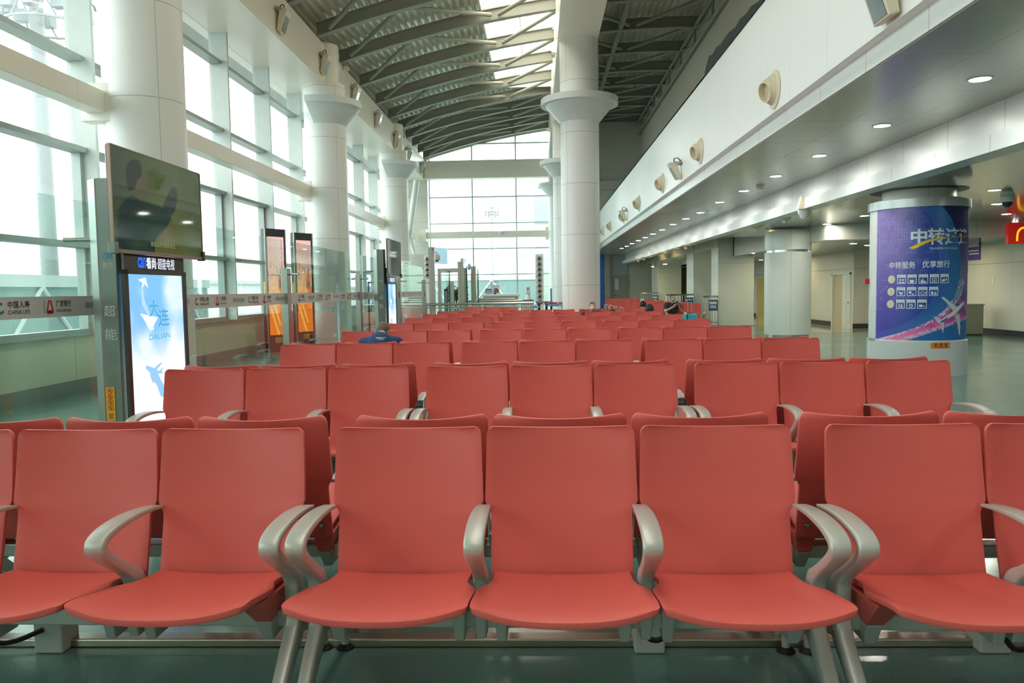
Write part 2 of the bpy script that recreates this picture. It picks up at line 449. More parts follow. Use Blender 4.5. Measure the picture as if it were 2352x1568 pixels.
struct('trim_5', MB().box(7.3, 14, 19.8, 19.9, 2.57, ZL).box(7.18, 7.3, 19.8, 24, 2.57, ZL).box(7.18, 7.3, 24, 29.2, 2.57, 3.42).box(7.9, 8.02, 29.2, 56, 2.57, 3.42).box(7.18, 8.02, 29.06, 29.18, 2.57, 3.42), M_wallr)
struct('wall_right_upper', bx(XU, XU + .2, YB, YE + .3, 5.38, 10.6), M_wallup)
# ---- right: back walls under the low ceiling
b = MB().box(12.75, 12.95, 20.0, 26.4, 0, 2.7).box(10.45, 12.95, 26.4, 26.6, 0, 2.7)
b.box(10.45, 10.65, 28.25, 36.4, 0, 2.7).box(10.45, 10.65, 26.6, 28.25, 1.86, 2.7).box(10.45, 10.65, 37.9, 50, 0, 2.7).box(10.45, 10.65, 36.4, 37.9, 1.9, 2.7)
b.box(12.95, 24, 19.95, 20.15, 0, 2.7).box(20, 20.2, YB, 20, 0, 3.0)
struct('wall_right', b, M_wallr)
struct('baseboard_right', MB().box(10.43, 10.45, 28.3, 36.4, 0, .16).box(10.43, 12.75, 26.37, 26.4, 0, .16).box(12.72, 12.75, 20, 26.4, 0, .16).box(10.43, 10.45, 37.9, 50, 0, .16), M_dark)
struct('trim_6', MB().box(10.43, 10.452, 26.6, 50, 1.98, 1.99).box(10.45, 12.75, 26.385, 26.402, 1.98, 1.99).box(12.735, 12.752, 20, 26.4, 1.98, 1.99), M_basek)
M_olive = mat('olive_wall_paint', (108, 104, 48), 0.5)
struct('wall_right_far', MB().box(7.95, 10.4, 46, 46.1, 0, 2.6).box(6.6, 10.4, 58, 58.2, 0, 2.9), M_olive)
M_blue = mat_panel('blue_tile', (8, 92, 168), (0, 0, .62), .03, .3, seam=2.2)
struct('wall_far', MB().box(1.7, 3.8, YF, YF + .2, 0, 3.6).box(4.1, 7.0, YF, YF + .2, 0, 3.6), M_wallr)
struct('trim_7', bx(3.8, 4.1, YF - .02, YF + .2, 0, ZS), M_blue)
struct('trim_8', bx(4.1, 4.4, YF - .3, YF, 0, ZS), mat('grey_stone_pilaster', (150, 146, 136), .4))
# ---- walls that close the place behind and at the end
struct('wall_back', bx(-7.3, 24, YB - .2, YB, 0, 10.6), M_wallr)
struct('wall_end', MB().box(1.2, 5.5, YE, YE + .25, ZS, 10.4).box(-7.1, -5.62, YE, YE + .25, 0, 8.2).box(1.2, 1.75, YE, YE + .25, 0, ZS).box(1.7, 1.9, YE, YF, 0, ZS), M_wallend)
struct('trim_9', MB().box(-5.7, 1.3, YE - .55, YE + .1, *sorted((PT(1100, 410, y=YE - .3).z, PT(1100, 369, y=YE - .3).z))), M_beam)
struct('trim_10', bx(1.7, 5.3, YE - .35, YE, PT(1420, 436, y=YE).z, PT(1420, 417, y=YE).z), M_wallend)
# end glazing
M_alue = mat('end_window_aluminium', (186, 204, 204), 0.4, metal=.2)
EX = [PT(px, 560, y=YE).x for px in (989, 1087, 1187)] + [1.15]
EZ = [0.05] + [PT(1100, y, y=YE).z for y in (630.5, 571, 512.5, 452)] + [PT(1100, 405, y=YE).z]
for i in range(3):
    w = thing(f'window_{30 + i}', None, None, (EX[i], YE, 0), kind='structure')
    b = MB().box(EX[i] - .035, EX[i] + .035, YE - .06, YE + .12, 0, EZ[-1])
    for z in EZ[:-1]: b.box(EX[i], EX[i + 1], YE - .03, YE + .1, z - .03, z + .03)
    b.build('window_frame', M_alue, w)
    bx(EX[i], EX[i + 1], YE + .03, YE + .04, 0, EZ[-1]).build('window_pane', M_pane, w)
zc0 = PT(1100, 369, y=YE).z; zc1 = PT(1100, 330, y=YE).z
for i in range(3):
    w = thing(f'window_{33 + i}', None, None, (EX[i], YE, zc0), kind='structure')
    b = MB().box(EX[i] - .035, EX[i] + .035, YE - .06, YE + .1, zc0, rz(EX[i]) + .35)
    if i: b.box(EX[i], EX[i + 1], YE - .03, YE + .1, zc1 - .03, zc1 + .03)
    b.build('window_frame', M_alue, w)
    b = MB(); b.hexa([(EX[i], YE + .03, zc0), (EX[i + 1], YE + .03, zc0), (EX[i + 1], YE + .03, rz(EX[i + 1]) + .35), (EX[i], YE + .03, rz(EX[i]) + .35)],
                     [(EX[i], YE + .04, zc0), (EX[i + 1], YE + .04, zc0), (EX[i + 1], YE + .04, rz(EX[i + 1]) + .35), (EX[i], YE + .04, rz(EX[i]) + .35)])
    b.build('window_pane', M_pane, w)
# white downstand following the roof over the end window
b = MB(); xs = [EX[0] - .3 + i * (EX[3] + .3 - EX[0]) / 12 for i in range(13)]
for a, c in zip(xs, xs[1:]):
    b.hexa([(a, YE + .1, rz(a) - .02), (c, YE + .1, rz(c) - .02), (c, YE + .1, rz(c) + .5), (a, YE + .1, rz(a) + .5)],
           [(a, YE + .3, rz(a) - .02), (c, YE + .3, rz(c) - .02), (c, YE + .3, rz(c) + .5), (a, YE + .3, rz(a) + .5)])
struct('trim_11', b, M_beam)
# ------------------------------------------------------------------ roof: ribbed steel deck with a rooflight
XR0, XR1, YR1 = -1.55, 0.65, 32.6
def deck_xs(xa, xb, p=0.2):
    out = []; x = xa
    while x < xb:
        for dx, h in ((0, 0), (.07, 0), (.09, .06), (.18, .06), (.2, 0)):
            if x + dx <= xb: out.append((x + dx, h))
        x += p
    return out
def deck(b, xa, xb, ya, yb):
    pr = deck_xs(xa, xb)
    b.rings([[(x, ya, rz(x) + .42 + h) for x, h in pr], [(x, yb, rz(x) + .42 + h) for x, h in pr]], False, False)
b = MB(); deck(b, -7.2, XR0, YB, YE + .3); deck(b, XR1, XU + .1, YB, YE + .3); deck(b, XR0, XR1, YR1, YE + .3)
struct('ceiling', b, M_deck)
b = MB()
for a, c in ((-7.3, XR0 - .05), (XR1 + .05, XU + .3)):                       # weather skin above the deck
    n = 8
    for i in range(n):
        x0, x1 = a + (c - a) * i / n, a + (c - a) * (i + 1) / n
        b.hexa([(x0, YB - .2, rz(x0) + .55), (x1, YB - .2, rz(x1) + .55), (x1, YE + .5, rz(x1) + .55), (x0, YE + .5, rz(x0) + .55)],
               [(x0, YB - .2, rz(x0) + .65), (x1, YB - .2, rz(x1) + .65), (x1, YE + .5, rz(x1) + .65), (x0, YE + .5, rz(x0) + .65)])
b.box(XR0 - .1, XR1 + .1, YR1, YE + .5, rz(0) + .62, rz(0) + .75)
struct('ceiling_skin', b, M_rib)
struct('trim_12', MB().box(XR0 - .05, XR0 + .01, YB, YR1, rz(XR0) + .35, rz(XR0) + 1.1).box(XR1 - .01, XR1 + .06, YB, YR1, rz(XR1) + .35, rz(XR1) + 1.1)
       .box(XR0, XR1, YR1 - .05, YR1 + .02, rz(-.5) + .3, rz(-.5) + 1.1), M_beam)
def sz(x): return 9.75 + .55 * math.cos((x + .45) / 1.15 * math.pi / 2)        # arched rooflight
sky_y = [-7.6, -5.2, -2.8, -.4, 2, 4.4, 6.8, 9.2, 11.6, 14, 16.4, 18.8, 21.2, 23.6, 26, 28.4, 30.6, 32.6]
for i, (ya, yb) in enumerate(zip(sky_y, sky_y[1:])):
    w = thing(f'window_{40 + i}', None, None, (-.45, ya, 10), kind='structure')
    xs = [XR0 + .01 + k * (XR1 - XR0 - .02) / 10 for k in range(11)]
    b = MB()
    for a, c in zip(xs, xs[1:]): b.hexa([(a, yb - .07, sz(a)), (c, yb - .07, sz(c)), (c, yb, sz(c)), (a, yb, sz(a))], [(a, yb - .07, sz(a) + .06), (c, yb - .07, sz(c) + .06), (c, yb, sz(c) + .06), (a, yb, sz(a) + .06)])
    b.box(-.5, -.46, ya, yb, sz(-.48) + .005, sz(-.48) + .055)
    b.build('rooflight_bar', M_beam, w)
    b = MB()
    b.rings([[(x, ya, sz(x) + .07) for x in xs], [(x, yb, sz(x) + .07) for x in xs]], False, False)
    b.build('rooflight_pane', M_sky_pane, w)
# ---- ribs with white blocks on top, painted for daylight at the flute closers
RY = [-6, -3.5, -1, 1.5, 4, 6.5, 9, 11.5, 13.9, 16.2, 18.6, 21.0, 23.4, 26.0, 28.5, 30.9, 33.0, 34.9, 36.7, 38.4, 40.1]
M_dot = mat('daylight_dot', (236, 238, 232), .5)  # white colour stands in for daylight showing through the flutes
for i, y in enumerate(RY):
    w = thing('roof_rib', None, None, (XB, y, rz(XB)), kind='structure')
    n = 22; xs = [-5.75 + k * (XU + 5.75) / n for k in range(n + 1)]
    b = MB()
    for hw, z0, z1 in ((.11, 0, .03), (.011, .03, .33), (.09, .33, .36)):
        rings = []
        for x in xs: rings.append([(x, y - hw, rz(x) + z0), (x, y + hw, rz(x) + z0), (x, y + hw, rz(x) + z1), (x, y - hw, rz(x) + z1)])
        b.rings(rings)
    b.build('rib_beam', M_rib, w)
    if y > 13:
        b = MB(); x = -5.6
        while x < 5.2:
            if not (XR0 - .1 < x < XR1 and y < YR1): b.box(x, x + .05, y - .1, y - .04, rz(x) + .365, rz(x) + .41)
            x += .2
        b.build('daylight_dot', M_dot, w)
nodes = [-5.5, -3.42, -1.15, 1.0, 3.15, 5.2]
for i in range(8, len(RY) - 1):
    w = thing('roof_brace', None, None, (XB, RY[i], rz(XB)), kind='structure')
    b = MB()
    for j in range(5):
        ya, yb = (RY[i], RY[i + 1]) if j % 2 == 0 else (RY[i + 1], RY[i])
        if j % 2 == 0: ya, yb = RY[i + 1], RY[i]
        else: ya, yb = RY[i], RY[i + 1]
        d = .12
        b.tube([(nodes[j] + d, ya + (.15 if ya < yb else -.15), rz(nodes[j]) + .12), (nodes[j + 1] - d, yb + (-.15 if ya < yb else .15), rz(nodes[j + 1]) + .12)], .062, 10)
    b.build('brace_tubes', M_rib, w)
    MB().tube([(2.75, RY[i] + .05, rz(2.75) + .1), (2.75, RY[i + 1] - .05, rz(2.75) + .1)], .1, 12).build('purlin_tube', M_rib, w)
# truss along the top of the upper wall
b = MB().tube([(XU - .15, 8, rz(XU) + .05), (XU - .15, YE, rz(XU) + .05)], .06).tube([(XU - .15, 8, rz(XU) - .55), (XU - .15, YE, rz(XU) - .55)], .05)
for i in range(7, len(RY) - 1): b.tube([(XU - .15, RY[i], rz(XU)), (XU - .15, RY[i], rz(XU) - .55)], .04, 6).tube([(XU - .15, RY[i], rz(XU) - .5), (XU - .15, RY[i + 1], rz(XU))], .03, 6)
struct('trim_13', b, M_rib)
# long box beam over the middle columns
zb = PT(1337, 82, y=21.6).z
struct('trim_14', bx(.62, 1.72, YB, YE, zb, rz(1.2) + .4), M_beam)
# ------------------------------------------------------------------ columns
M_col = mat_column('column_cladding', (232, 234, 230), 1.38, .17, .785, 4)
M_cap = mat('column_cap_paint', (216, 222, 220), 0.4)
def column(x, y, ztop, r=.53, seg=56):
    w = thing('round_column', None, None, (x, y, 0), kind='structure')
    MB().lathe([(r, 0), (r, ztop)], (x, y, 0), seg).build('column_shaft', M_col, w, smooth=True)
    return w
def cap(w, x, y, z1, r=.53, R1=1.06, a0=0, a1=360, sc=1.0):
    h = .62 * sc
    MB().lathe([(r - .02, z1 - h), (r + .01, z1 - h), (r + .40 * sc, z1 - .15), (R1 - .10, z1 - .15), (R1, z1 - .15), (R1, z1 + .02), (r - .02, z1 + .04)] , (x, y, 0), 56, a0, a1).build('column_cap', M_cap, w, smooth=True, angle=25)
XL = -5.87
LY = [1.5, 11.8, 22.0, 32.4]
zcap = PT(1332, 214, y=21.2).z
for y in LY:
    w = column(XL, y, ZWT + .05, r=.57)
    if y > 15:
        cap(w, XL, y, PT(775, 228, y=21.5).z, r=.57, R1=1.02, a0=-106, a1=74)
    MB().lathe([(.42, ZWT - .02), (.42, 8.25)], (XB - .15, y, 0), 24, -90, 90).build('pilaster', M_beam, w, smooth=True)
CX = [(1.2, 22.0), (1.2, 32.4), (1.1, 39.2)]
for i, (x, y) in enumerate(CX):
    w = column(x, y, zb + .02)
    cap(w, x, y, zcap, sc=1.0)
# mid-height box beams between the left columns
for a, c in zip(LY, LY[1:] + [YE]):
    z = 4.25; xb = XL - .48
    b = MB().box(xb - .14, xb + .14, a + .4, c - .4, z - .15, z + .15)
    if c < YE: b.box(xb - .22, xb + .24, c - .50, c - .24, z - .27, z + .27)
    b.box(xb - .22, xb + .24, a + .24, a + .50, z - .27, z + .27)
    struct('trim_15', b, M_beam, bevel=.008)
# end box beam in front of the end glazing
z0 = PT(1130, 538, y=YE - .6).z; xr = PT(1262, 535, y=YE - .6).x
struct('trim_16', MB().box(-5.7, xr, YE - .8, YE - .45, z0 - .17, z0 + .15).box(-5.9, -5.6, YE - .95, YE - .3, z0 - .3, z0 + .3).box(xr - .2, xr + .1, YE - .95, YE - .3, z0 - .3, z0 + .3), M_beam)
# crossed pipes in the far left corner
b = MB()
for (p, q) in (((957, 414), (936, 560)), ((936, 560), (928, 640)), ((932, 478), (941, 560)), ((941, 545), (952, 585))):
    b.tube([PT(*p, y=37.5), PT(*q, y=37.5)], .14 if p == (957, 414) else .1, 12)
struct('trim_17', b, M_white)
M_pil = mat_panel('pillar_sheet', (214, 220, 208), (0, 0, 2.3), .012, .35, seam=.6)
# second-row square pillars under the low ceiling
for (x0, x1, y0, y1) in ((6.62, 7.95, 29.2, 30.3), (6.62, 7.9, 33.8, 35.3), (6.62, 7.9, 43.6, 45.3), (6.62, 7.9, 52.5, 54)):
    w = thing('square_pillar', None, None, (x0, y0, 0), kind='structure')
    MB().box(x0, x1, y0, y1, 0, 2.9).build('pillar_body', M_pil, w, bevel=.02)
    MB().box(x0 - .02, x1 + .2, y0 - .02, y1, 2.88, 3.42).build('pillar_head', M_pil, w)
struct('trim_18', MB().box(6.64, 7.9, 30.3, 33.8, 2.92, 3.42).box(6.64, 7.9, 35.3, 43.6, 2.92, 3.42).box(6.64, 7.9, 45.3, 52.5, 2.92, 3.42), M_pil)
# round column with a steel band
w = thing('round_column', None, None, (6.73, 21.45, 0), kind='structure')
M_col2 = mat_column('column_cladding_grey', (212, 218, 206), 50, 25, 1.75, 4)
MB().lathe([(.6, .15), (.6, 2.34)], (6.73, 21.45, 0), 56).build('column_shaft', M_col2, w, smooth=True)
MB().lathe([(.56, 2.34), (.56, 2.40)], (6.73, 21.45, 0), 56).build('column_band', M_steel, w, smooth=True)
MB().lathe([(.6, 2.40), (.6, 2.9)], (6.73, 21.45, 0), 56).build('column_collar', M_col2, w, smooth=True)
MB().lathe([(.55, 0), (.55, .15)], (6.73, 21.45, 0), 56).build('column_base', M_steel, w, smooth=True)
# ------------------------------------------------------------------ seat rows
M_red = mat('red_seat_shell', (210, 92, 84), 0.46, var=.03, scale=3, bump=.06, bscale=400)
M_arm = mat('silver_painted_metal', (186, 187, 180), 0.36, metal=.25)
P = 0.585
def backrest_mesh():
    nv, nu = [], 17
    zb_, zt = .365, .928
    def hw(z):
        if z < .60: return .266
        if z < .655: 
            t = (z - .60) / .055; return .266 + .023 * t * t * (3 - 2 * t)
        if z > zt - .03:
            q = (z - (zt - .03)) / .03; return (.281 - .03) + .03 * math.sqrt(max(0, 1 - q * q))
        return .289 - (z - .655) / (zt - .655) * .008
    zs = [zb_ + i * (.59 - zb_) / 8 for i in range(9)] + [.60, .612, .625, .638, .650, .658] + [.658 + i * (zt - .032 - .658) / 9 for i in range(1, 10)] + [zt - .03 + .03 * math.sin(R(a)) for a in (8, 25, 45, 62, 76, 86)]
    def yy(z, u):
        t = (z - .38) / .546
        return -.245 + .118 * t + .012 * math.sin(math.pi * max(0, min(1, t))) - .055 * u * u * (0.25 + .75 * max(0, t)) + .022 * max(0, t)
    us = [-1 + 2 * i / (nu - 1) for i in range(nu)]
    b = MB(); th = .017
    F = [[b.v((u * hw(z), yy(z, u), z - .014 * (1 - u * u) * max(0, (z - .6) / .33))) for u in us] for z in zs]
    B = [[b.v((u * hw(z), yy(z, u) + th, z - .014 * (1 - u * u) * max(0, (z - .6) / .33))) for u in us] for z in zs]
    n = len(zs)
    for i in range(n - 1):
        for j in range(nu - 1):
            b.bm.faces.new((F[i][j], F[i][j + 1], F[i + 1][j + 1], F[i + 1][j]))
            b.bm.faces.new((B[i][j + 1], B[i][j], B[i + 1][j], B[i + 1][j + 1]))
    rim = [F[0][j] for j in range(nu)] + [F[i][-1] for i in range(1, n)] + [F[-1][j] for j in range(nu - 2, -1, -1)] + [F[i][0] for i in range(n - 2, 0, -1)]
    rim2 = [B[0][j] for j in range(nu)] + [B[i][-1] for i in range(1, n)] + [B[-1][j] for j in range(nu - 2, -1, -1)] + [B[i][0] for i in range(n - 2, 0, -1)]
    for i in range(len(rim)):
        k = (i + 1) % len(rim); b.bm.faces.new((rim[k], rim[i], rim2[i], rim2[k]))
    return b.mesh('backrest', bevel=.006, segs=2, smooth=True, angle=50)
def seat_mesh():
    ts = [0, .06, .12, .2, .28, .34, .40, .46, .52, .6, .68, .76, .84, .90, .94, .97, .99, 1.0]; nu = 21
    us = [-1 + 2 * i / (nu - 1) for i in range(nu)]
    def hw(t):
        w = .250 + .040 * float(sstep(.30, .55, np.float64(t)))
        if t > .95: w -= .022 * (1 - math.sqrt(max(0, 1 - ((t - .95) / .05) ** 2)))
        return w
    def top(u, t):
        x = u * hw(t)
        yf = -.825 - .034 * (1 - u * u)
        y = -.262 + (yf + .262) * t
        z = .404 + .098 * t - .027 * (1 - abs(u) ** 3.0) * (.5 + .5 * t) - .008 * math.sin(math.pi * t) - .014 * max(0, (t - .84) / .16) ** 2
        return x, y, z
    b = MB(); th = .022
    T = [[b.v(top(u, t)) for u in us] for t in ts]
    B = [[b.v((lambda q: (q[0] * .985, q[1], q[2] - th))(top(u, t))) for u in us] for t in ts]
    n = len(ts)
    for i in range(n - 1):
        for j in range(nu - 1):
            b.bm.faces.new((T[i][j], T[i][j + 1], T[i + 1][j + 1], T[i + 1][j]))
            b.bm.faces.new((B[i][j + 1], B[i][j], B[i + 1][j], B[i + 1][j + 1]))
    rim = [T[0][j] for j in range(nu)] + [T[i][-1] for i in range(1, n)] + [T[-1][j] for j in range(nu - 2, -1, -1)] + [T[i][0] for i in range(n - 2, 0, -1)]
    rim2 = [B[0][j] for j in range(nu)] + [B[i][-1] for i in range(1, n)] + [B[-1][j] for j in range(nu - 2, -1, -1)] + [B[i][0] for i in range(n - 2, 0, -1)]
    for i in range(len(rim)):
        k = (i + 1) % len(rim); b.bm.faces.new((rim[k], rim[i], rim2[i], rim2[k]))
    return b.mesh('seat', bevel=.006, segs=2, smooth=True, angle=50)
def offset_curve(pts, wid):
    """closed outline around a centre line (y, z) with half-widths"""
    L, Rr = [], []
    for i, p in enumerate(pts):
        a, c = Vector(pts[max(i - 1, 0)]), Vector(pts[min(i + 1, len(pts) - 1)])
        d = (c - a).normalized(); nrm = Vector((-d.y, d.x)); q = Vector(p)
        L.append(tuple(q + nrm * wid[i])); Rr.append(tuple(q - nrm * wid[i]))
    return L + Rr[::-1]
def smooth_line(pts, n=6):
    out = []
    for i in range(len(pts) - 1):
        p0 = pts[max(i - 1, 0)]; p1 = pts[i]; p2 = pts[i + 1]; p3 = pts[min(i + 2, len(pts) - 1)]
        for k in range(n):
            t = k / n; q = []
            for a in range(len(p1)):
                q.append(.5 * (2 * p1[a] + (p2[a] - p0[a]) * t + (2 * p0[a] - 5 * p1[a] + 4 * p2[a] - p3[a]) * t * t + (3 * p1[a] - p0[a] - 3 * p2[a] + p3[a]) * t ** 3))
            out.append(tuple(q))
    out.append(tuple(pts[-1])); return out
def arm_mesh(end=False):
    # centre line (y, z, half thickness, half width)
    c = [(-.205, .632, .006, .024), (-.30, .645, .008, .027), (-.42, .652, .010, .030), (-.53, .646, .012, .031), (-.600, .628, .016, .031), (-.618, .602, .019, .031), (-.585, .566, .018, .028), (-.51, .512, .018, .025),
         (-.44, .464, .023, .023), (-.395, .42, .036, .024), (-.38, .34, .046, .025)]
    if end: c += [(-.375, .27, .042, .027), (-.385, .235, .040, .027)]
    s = smooth_line(c, 5)
    pts = [(q[0], q[1]) for q in s]
    b = MB(); rings = []
    for i, q in enumerate(s):
        a, e = Vector(pts[max(i - 1, 0)]), Vector(pts[min(i + 1, len(pts) - 1)]); d = (e - a).normalized(); n = Vector((-d.y, d.x))
        h, w = q[2], q[3] * 1.08; r = min(h, w) * .42; ring = []
        for (sx, sn, a0) in ((1, 1, 0), (-1, 1, 90), (-1, -1, 180), (1, -1, 270)):
            for k in range(3):
                an = R(a0 + 45 * k); cx, cn = sx * (w - r) + r * math.cos(an), sn * (h - r) + r * math.sin(an)
                ring.append((cx, q[0] + n.x * cn, q[1] + n.y * cn))
        rings.append(ring)
    b.rings(rings)
    return b.mesh('armrest', smooth=True, angle=60)
def leg_mesh():
    b = MB()
    def limb(c):
        s = smooth_line(c, 4); rings = []
        for i, q in enumerate(s):
            a, e = Vector(s[max(i - 1, 0)][:2]), Vector(s[min(i + 1, len(s) - 1)][:2]); d = (e - a).normalized(); n = Vector((-d.y, d.x))
            h, w = q[2], q[3]; r = min(h, w) * .36; ring = []
            for (sx, sn, a0) in ((1, 1, 0), (-1, 1, 90), (-1, -1, 180), (1, -1, 270)):
                for k in range(3):
                    an = R(a0 + 45 * k); ring.append((sx * (w - r) + r * math.cos(an), q[0] + n.x * (sn * (h - r) + r * math.sin(an)), q[1] + n.y * (sn * (h - r) + r * math.sin(an))))
            rings.append(ring)
        b.rings(rings)
    limb([(-.375, .32, .046, .027), (-.40, .24, .042, .027), (-.47, .18, .034, .026), (-.57, .10, .028, .024), (-.655, .022, .022, .023)])
    limb([(-.38, .24, .03, .022), (-.27, .20, .022, .02), (-.14, .145, .02, .018), (-.06, .10, .022, .018)])
    b.lathe([(.017, .012), (.017, .11)], (0, -.05, 0), 14)
    return b.mesh('leg', smooth=True, angle=50)
def foot_mesh():
    b = MB()
    b.lathe([(.036, 0), (.036, .006), (.018, .02), (.012, .02)], (0, 0, 0), 20)
    return b.mesh('foot_pad', smooth=True)
def beam_mesh():
    b = MB().box(-.86, .86, -.41, -.33, .245, .305)
    for cx in (-.2925, .2925):
        for dx, dy in ((-.075, 0), (0, .02), (.075, 0)): b.hexa([(cx + dx - .018, -.43 + dy, .205), (cx + dx + .018, -.43 + dy, .205), (cx + dx + .018, -.33, .205), (cx + dx - .018, -.33, .205)],
                                        [(cx + dx - .027, -.47 + dy, .37), (cx + dx + .027, -.47 + dy, .37), (cx + dx + .027, -.28, .37), (cx + dx - .027, -.28, .37)])
    for cx in (-.80, .80):
        b.hexa([(cx - .02, -.43, .205), (cx + .02, -.43, .205), (cx + .02, -.33, .205), (cx - .02, -.33, .205)], [(cx - .03, -.47, .29), (cx + .03, -.47, .29), (cx + .03, -.28, .29), (cx - .03, -.28, .29)])
    return b.mesh('support_beam', bevel=.006)
def bracket_mesh():
    b = MB()
    cx = 0; b.hexa([(cx - .03, -.47, .29), (cx + .03, -.47, .29), (cx + .03, -.28, .29), (cx - .03, -.28, .29)], [(cx - .045, -.60, .41), (cx + .045, -.60, .41), (cx + .045, -.26, .372), (cx - .045, -.26, .372)])
    return b.mesh('seat_bracket', bevel=.005)
ME = dict(back=backrest_mesh(), seat=seat_mesh(), arm=arm_mesh(), end=arm_mesh(True), leg=leg_mesh(), foot=foot_mesh(), beam=beam_mesh(), brk=bracket_mesh())
def screw_mesh():
    b = MB()
    b.lathe([(.0, .004), (.008, .004), (.011, -.003), (.011, -.02)], (0, 0, 0), 12, axis='y')
    return b.mesh('screw', smooth=True)
ME['screw'] = screw_mesh()
for k_, m_ in (('back', M_red), ('seat', M_red), ('arm', M_arm), ('end', M_arm), ('leg', M_arm), ('foot', M_rubber), ('beam', M_arm), ('brk', M_red), ('screw', M_steel)):
    ME[k_].materials.append(m_)
def part(name, me, parent, loc=(0, 0, 0)):
    o = bpy.data.objects.new(name, me); COL.objects.link(o); o.parent = parent; o.location = loc
    return o
def make_bench(screws=False):
    t = thing('airport_bench', None, 'bench', (0, 0, 0))
    for i in (-1, 0, 1):
        part('seat', ME['seat'], t, (i * P, 0, 0)); bk = part('backrest', ME['back'], t, (i * P, 0, 0))
        if screws: [part('screw', ME['screw'], bk, (sx * .225, -.2135 + .02 * (z - .43), z)) for sx in (-1, 1) for z in (.43, .475)]
    for i in (-.5, .5): part('armrest', ME['arm'], t, (i * P, 0, 0))
    for s in (-1, 1):
        part('armrest', ME['end'], t, (s * .887, 0, 0)); lg = part('leg', ME['leg'], t, (s * .887, 0, 0)); [part('foot_pad', ME['foot'], lg, (0, yy_, 0)) for yy_ in (-.05, -.665)]
    part('support_beam', ME['beam'], t); [part('seat_bracket', ME['brk'], t, (xx_, 0, 0)) for xx_ in (-.80, .80)]
    return t
BLK = {'left': -1.782, 'middle': .08, 'right': 1.942}
YK = [3.13 if k == 0 else 3.095 + 2.5 * k for k in range(8)]
ORD = ['first', 'second', 'third', 'fourth', 'fifth', 'sixth', 'seventh', 'eighth']
b0 = make_bench(); b1 = make_bench(True); used = set()
def ROW(k, x):
    a = -.0165 if k == 0 else 0.0; dx = x - .085
    return (.085 + dx * math.cos(a), YK[k] + dx * math.sin(a), a)
def bench(src, x, y, rot, label, group):
    if id(src) in used: o = copy_tree(src)
    else: o = src; used.add(id(src))
    o.location = (x, y, 0); o.rotation_euler = (0, 0, rot)
    return tag(o, label, 'bench', group)
for k, y in enumerate(YK):
    for nm, x in BLK.items():
        nth = 'nearest' if k == 0 else 'farthest' if k == 7 else ORD[k] + ' nearest'
        xx, yv, a = ROW(k, x); bench(b0, xx, yv, a, f'red three-seat bench facing the camera, {nth} row of the {nm} block', 'red benches facing the camera')
for k, y in enumerate(YK):
    for nm, x in BLK.items():
        nth = 'nearest' if k == 0 else 'farthest' if k == 7 else ORD[k] + ' nearest'
        xx, yv, a = ROW(k, x); bench(b1 if k == 0 else b0, xx, yv, math.pi + a, f'red three-seat bench facing away, back to back with the {nth} {nm} bench', 'red benches facing away')
XFAR = 4.36
for j in range(7):
    y = 3.10 + 2.5 * (9 + j)
    nth = 'nearest' if j == 0 else 'farthest' if j == 6 else ORD[j] + ' nearest'
    bench(b0, XFAR, y, 0, f'red bench facing the camera by the square pillars, {nth} of that far group', 'far benches by the pillars')
    bench(b0, XFAR, y, math.pi, f'red bench facing away by the square pillars, {nth} of that far group', 'far benches by the pillars')
bench(b0, PT(1128, 700, y=27.5).x, 27.6, 0, 'red bench behind the steel rails in front of the gate counter', None)
# floor power strip and sockets between the rows
M_strip = mat('floor_strip_steel', (176, 168, 152), .3, metal=.9)
for k in range(3):
    y = YK[k]
    t = tag(bx(-2.6, 2.85, y - .035, y + .035, 0, .035).build('floor_power_strip', M_strip, None, bevel=.006), f'flat steel power strip on the floor under the {ORD[k] if k else "nearest"} pair of seat rows', 'power strip', 'floor power strips')
M_sock = mat('socket_box_grey', (196, 198, 190), .4)
for i, (px, py, lab) in enumerate(((112, 1440, 'at the left'), (1492, 1470, 'under the middle block'), (2285, 1480, 'under the right block'))):
    q = PT(px, py, y=3.05)
    t = thing('floor_socket_box', f'grey floor socket box with a looped black cable {lab}', 'socket box', (q.x, 3.1, 0), group='floor socket boxes')
    bx(q.x - .06, q.x + .06, 3.04, 3.16, 0, .13).build('box_body', M_sock, t, bevel=.008)
    if i:
        r = .045 if i == 1 else .07
        pts = [(q.x + r * 1.0 * math.cos(R(a)), 2.86 - .03 * math.sin(R(a)), .19 + 1.45 * r * math.sin(R(a))) for a in range(165, 376, 14)]
        MB().tube(smooth_line(pts, 2), .0105, 10).build('cable', M_rubber, t, smooth=True)
    else:
        MB().tube(smooth_line([(q.x - .02, 3.04, .10), (q.x - .09, 2.92, .10), (q.x - .17, 2.84, .17), (q.x - .2, 2.86, .24)], 4), .0105, 8).build('cable', M_rubber, t, smooth=True)
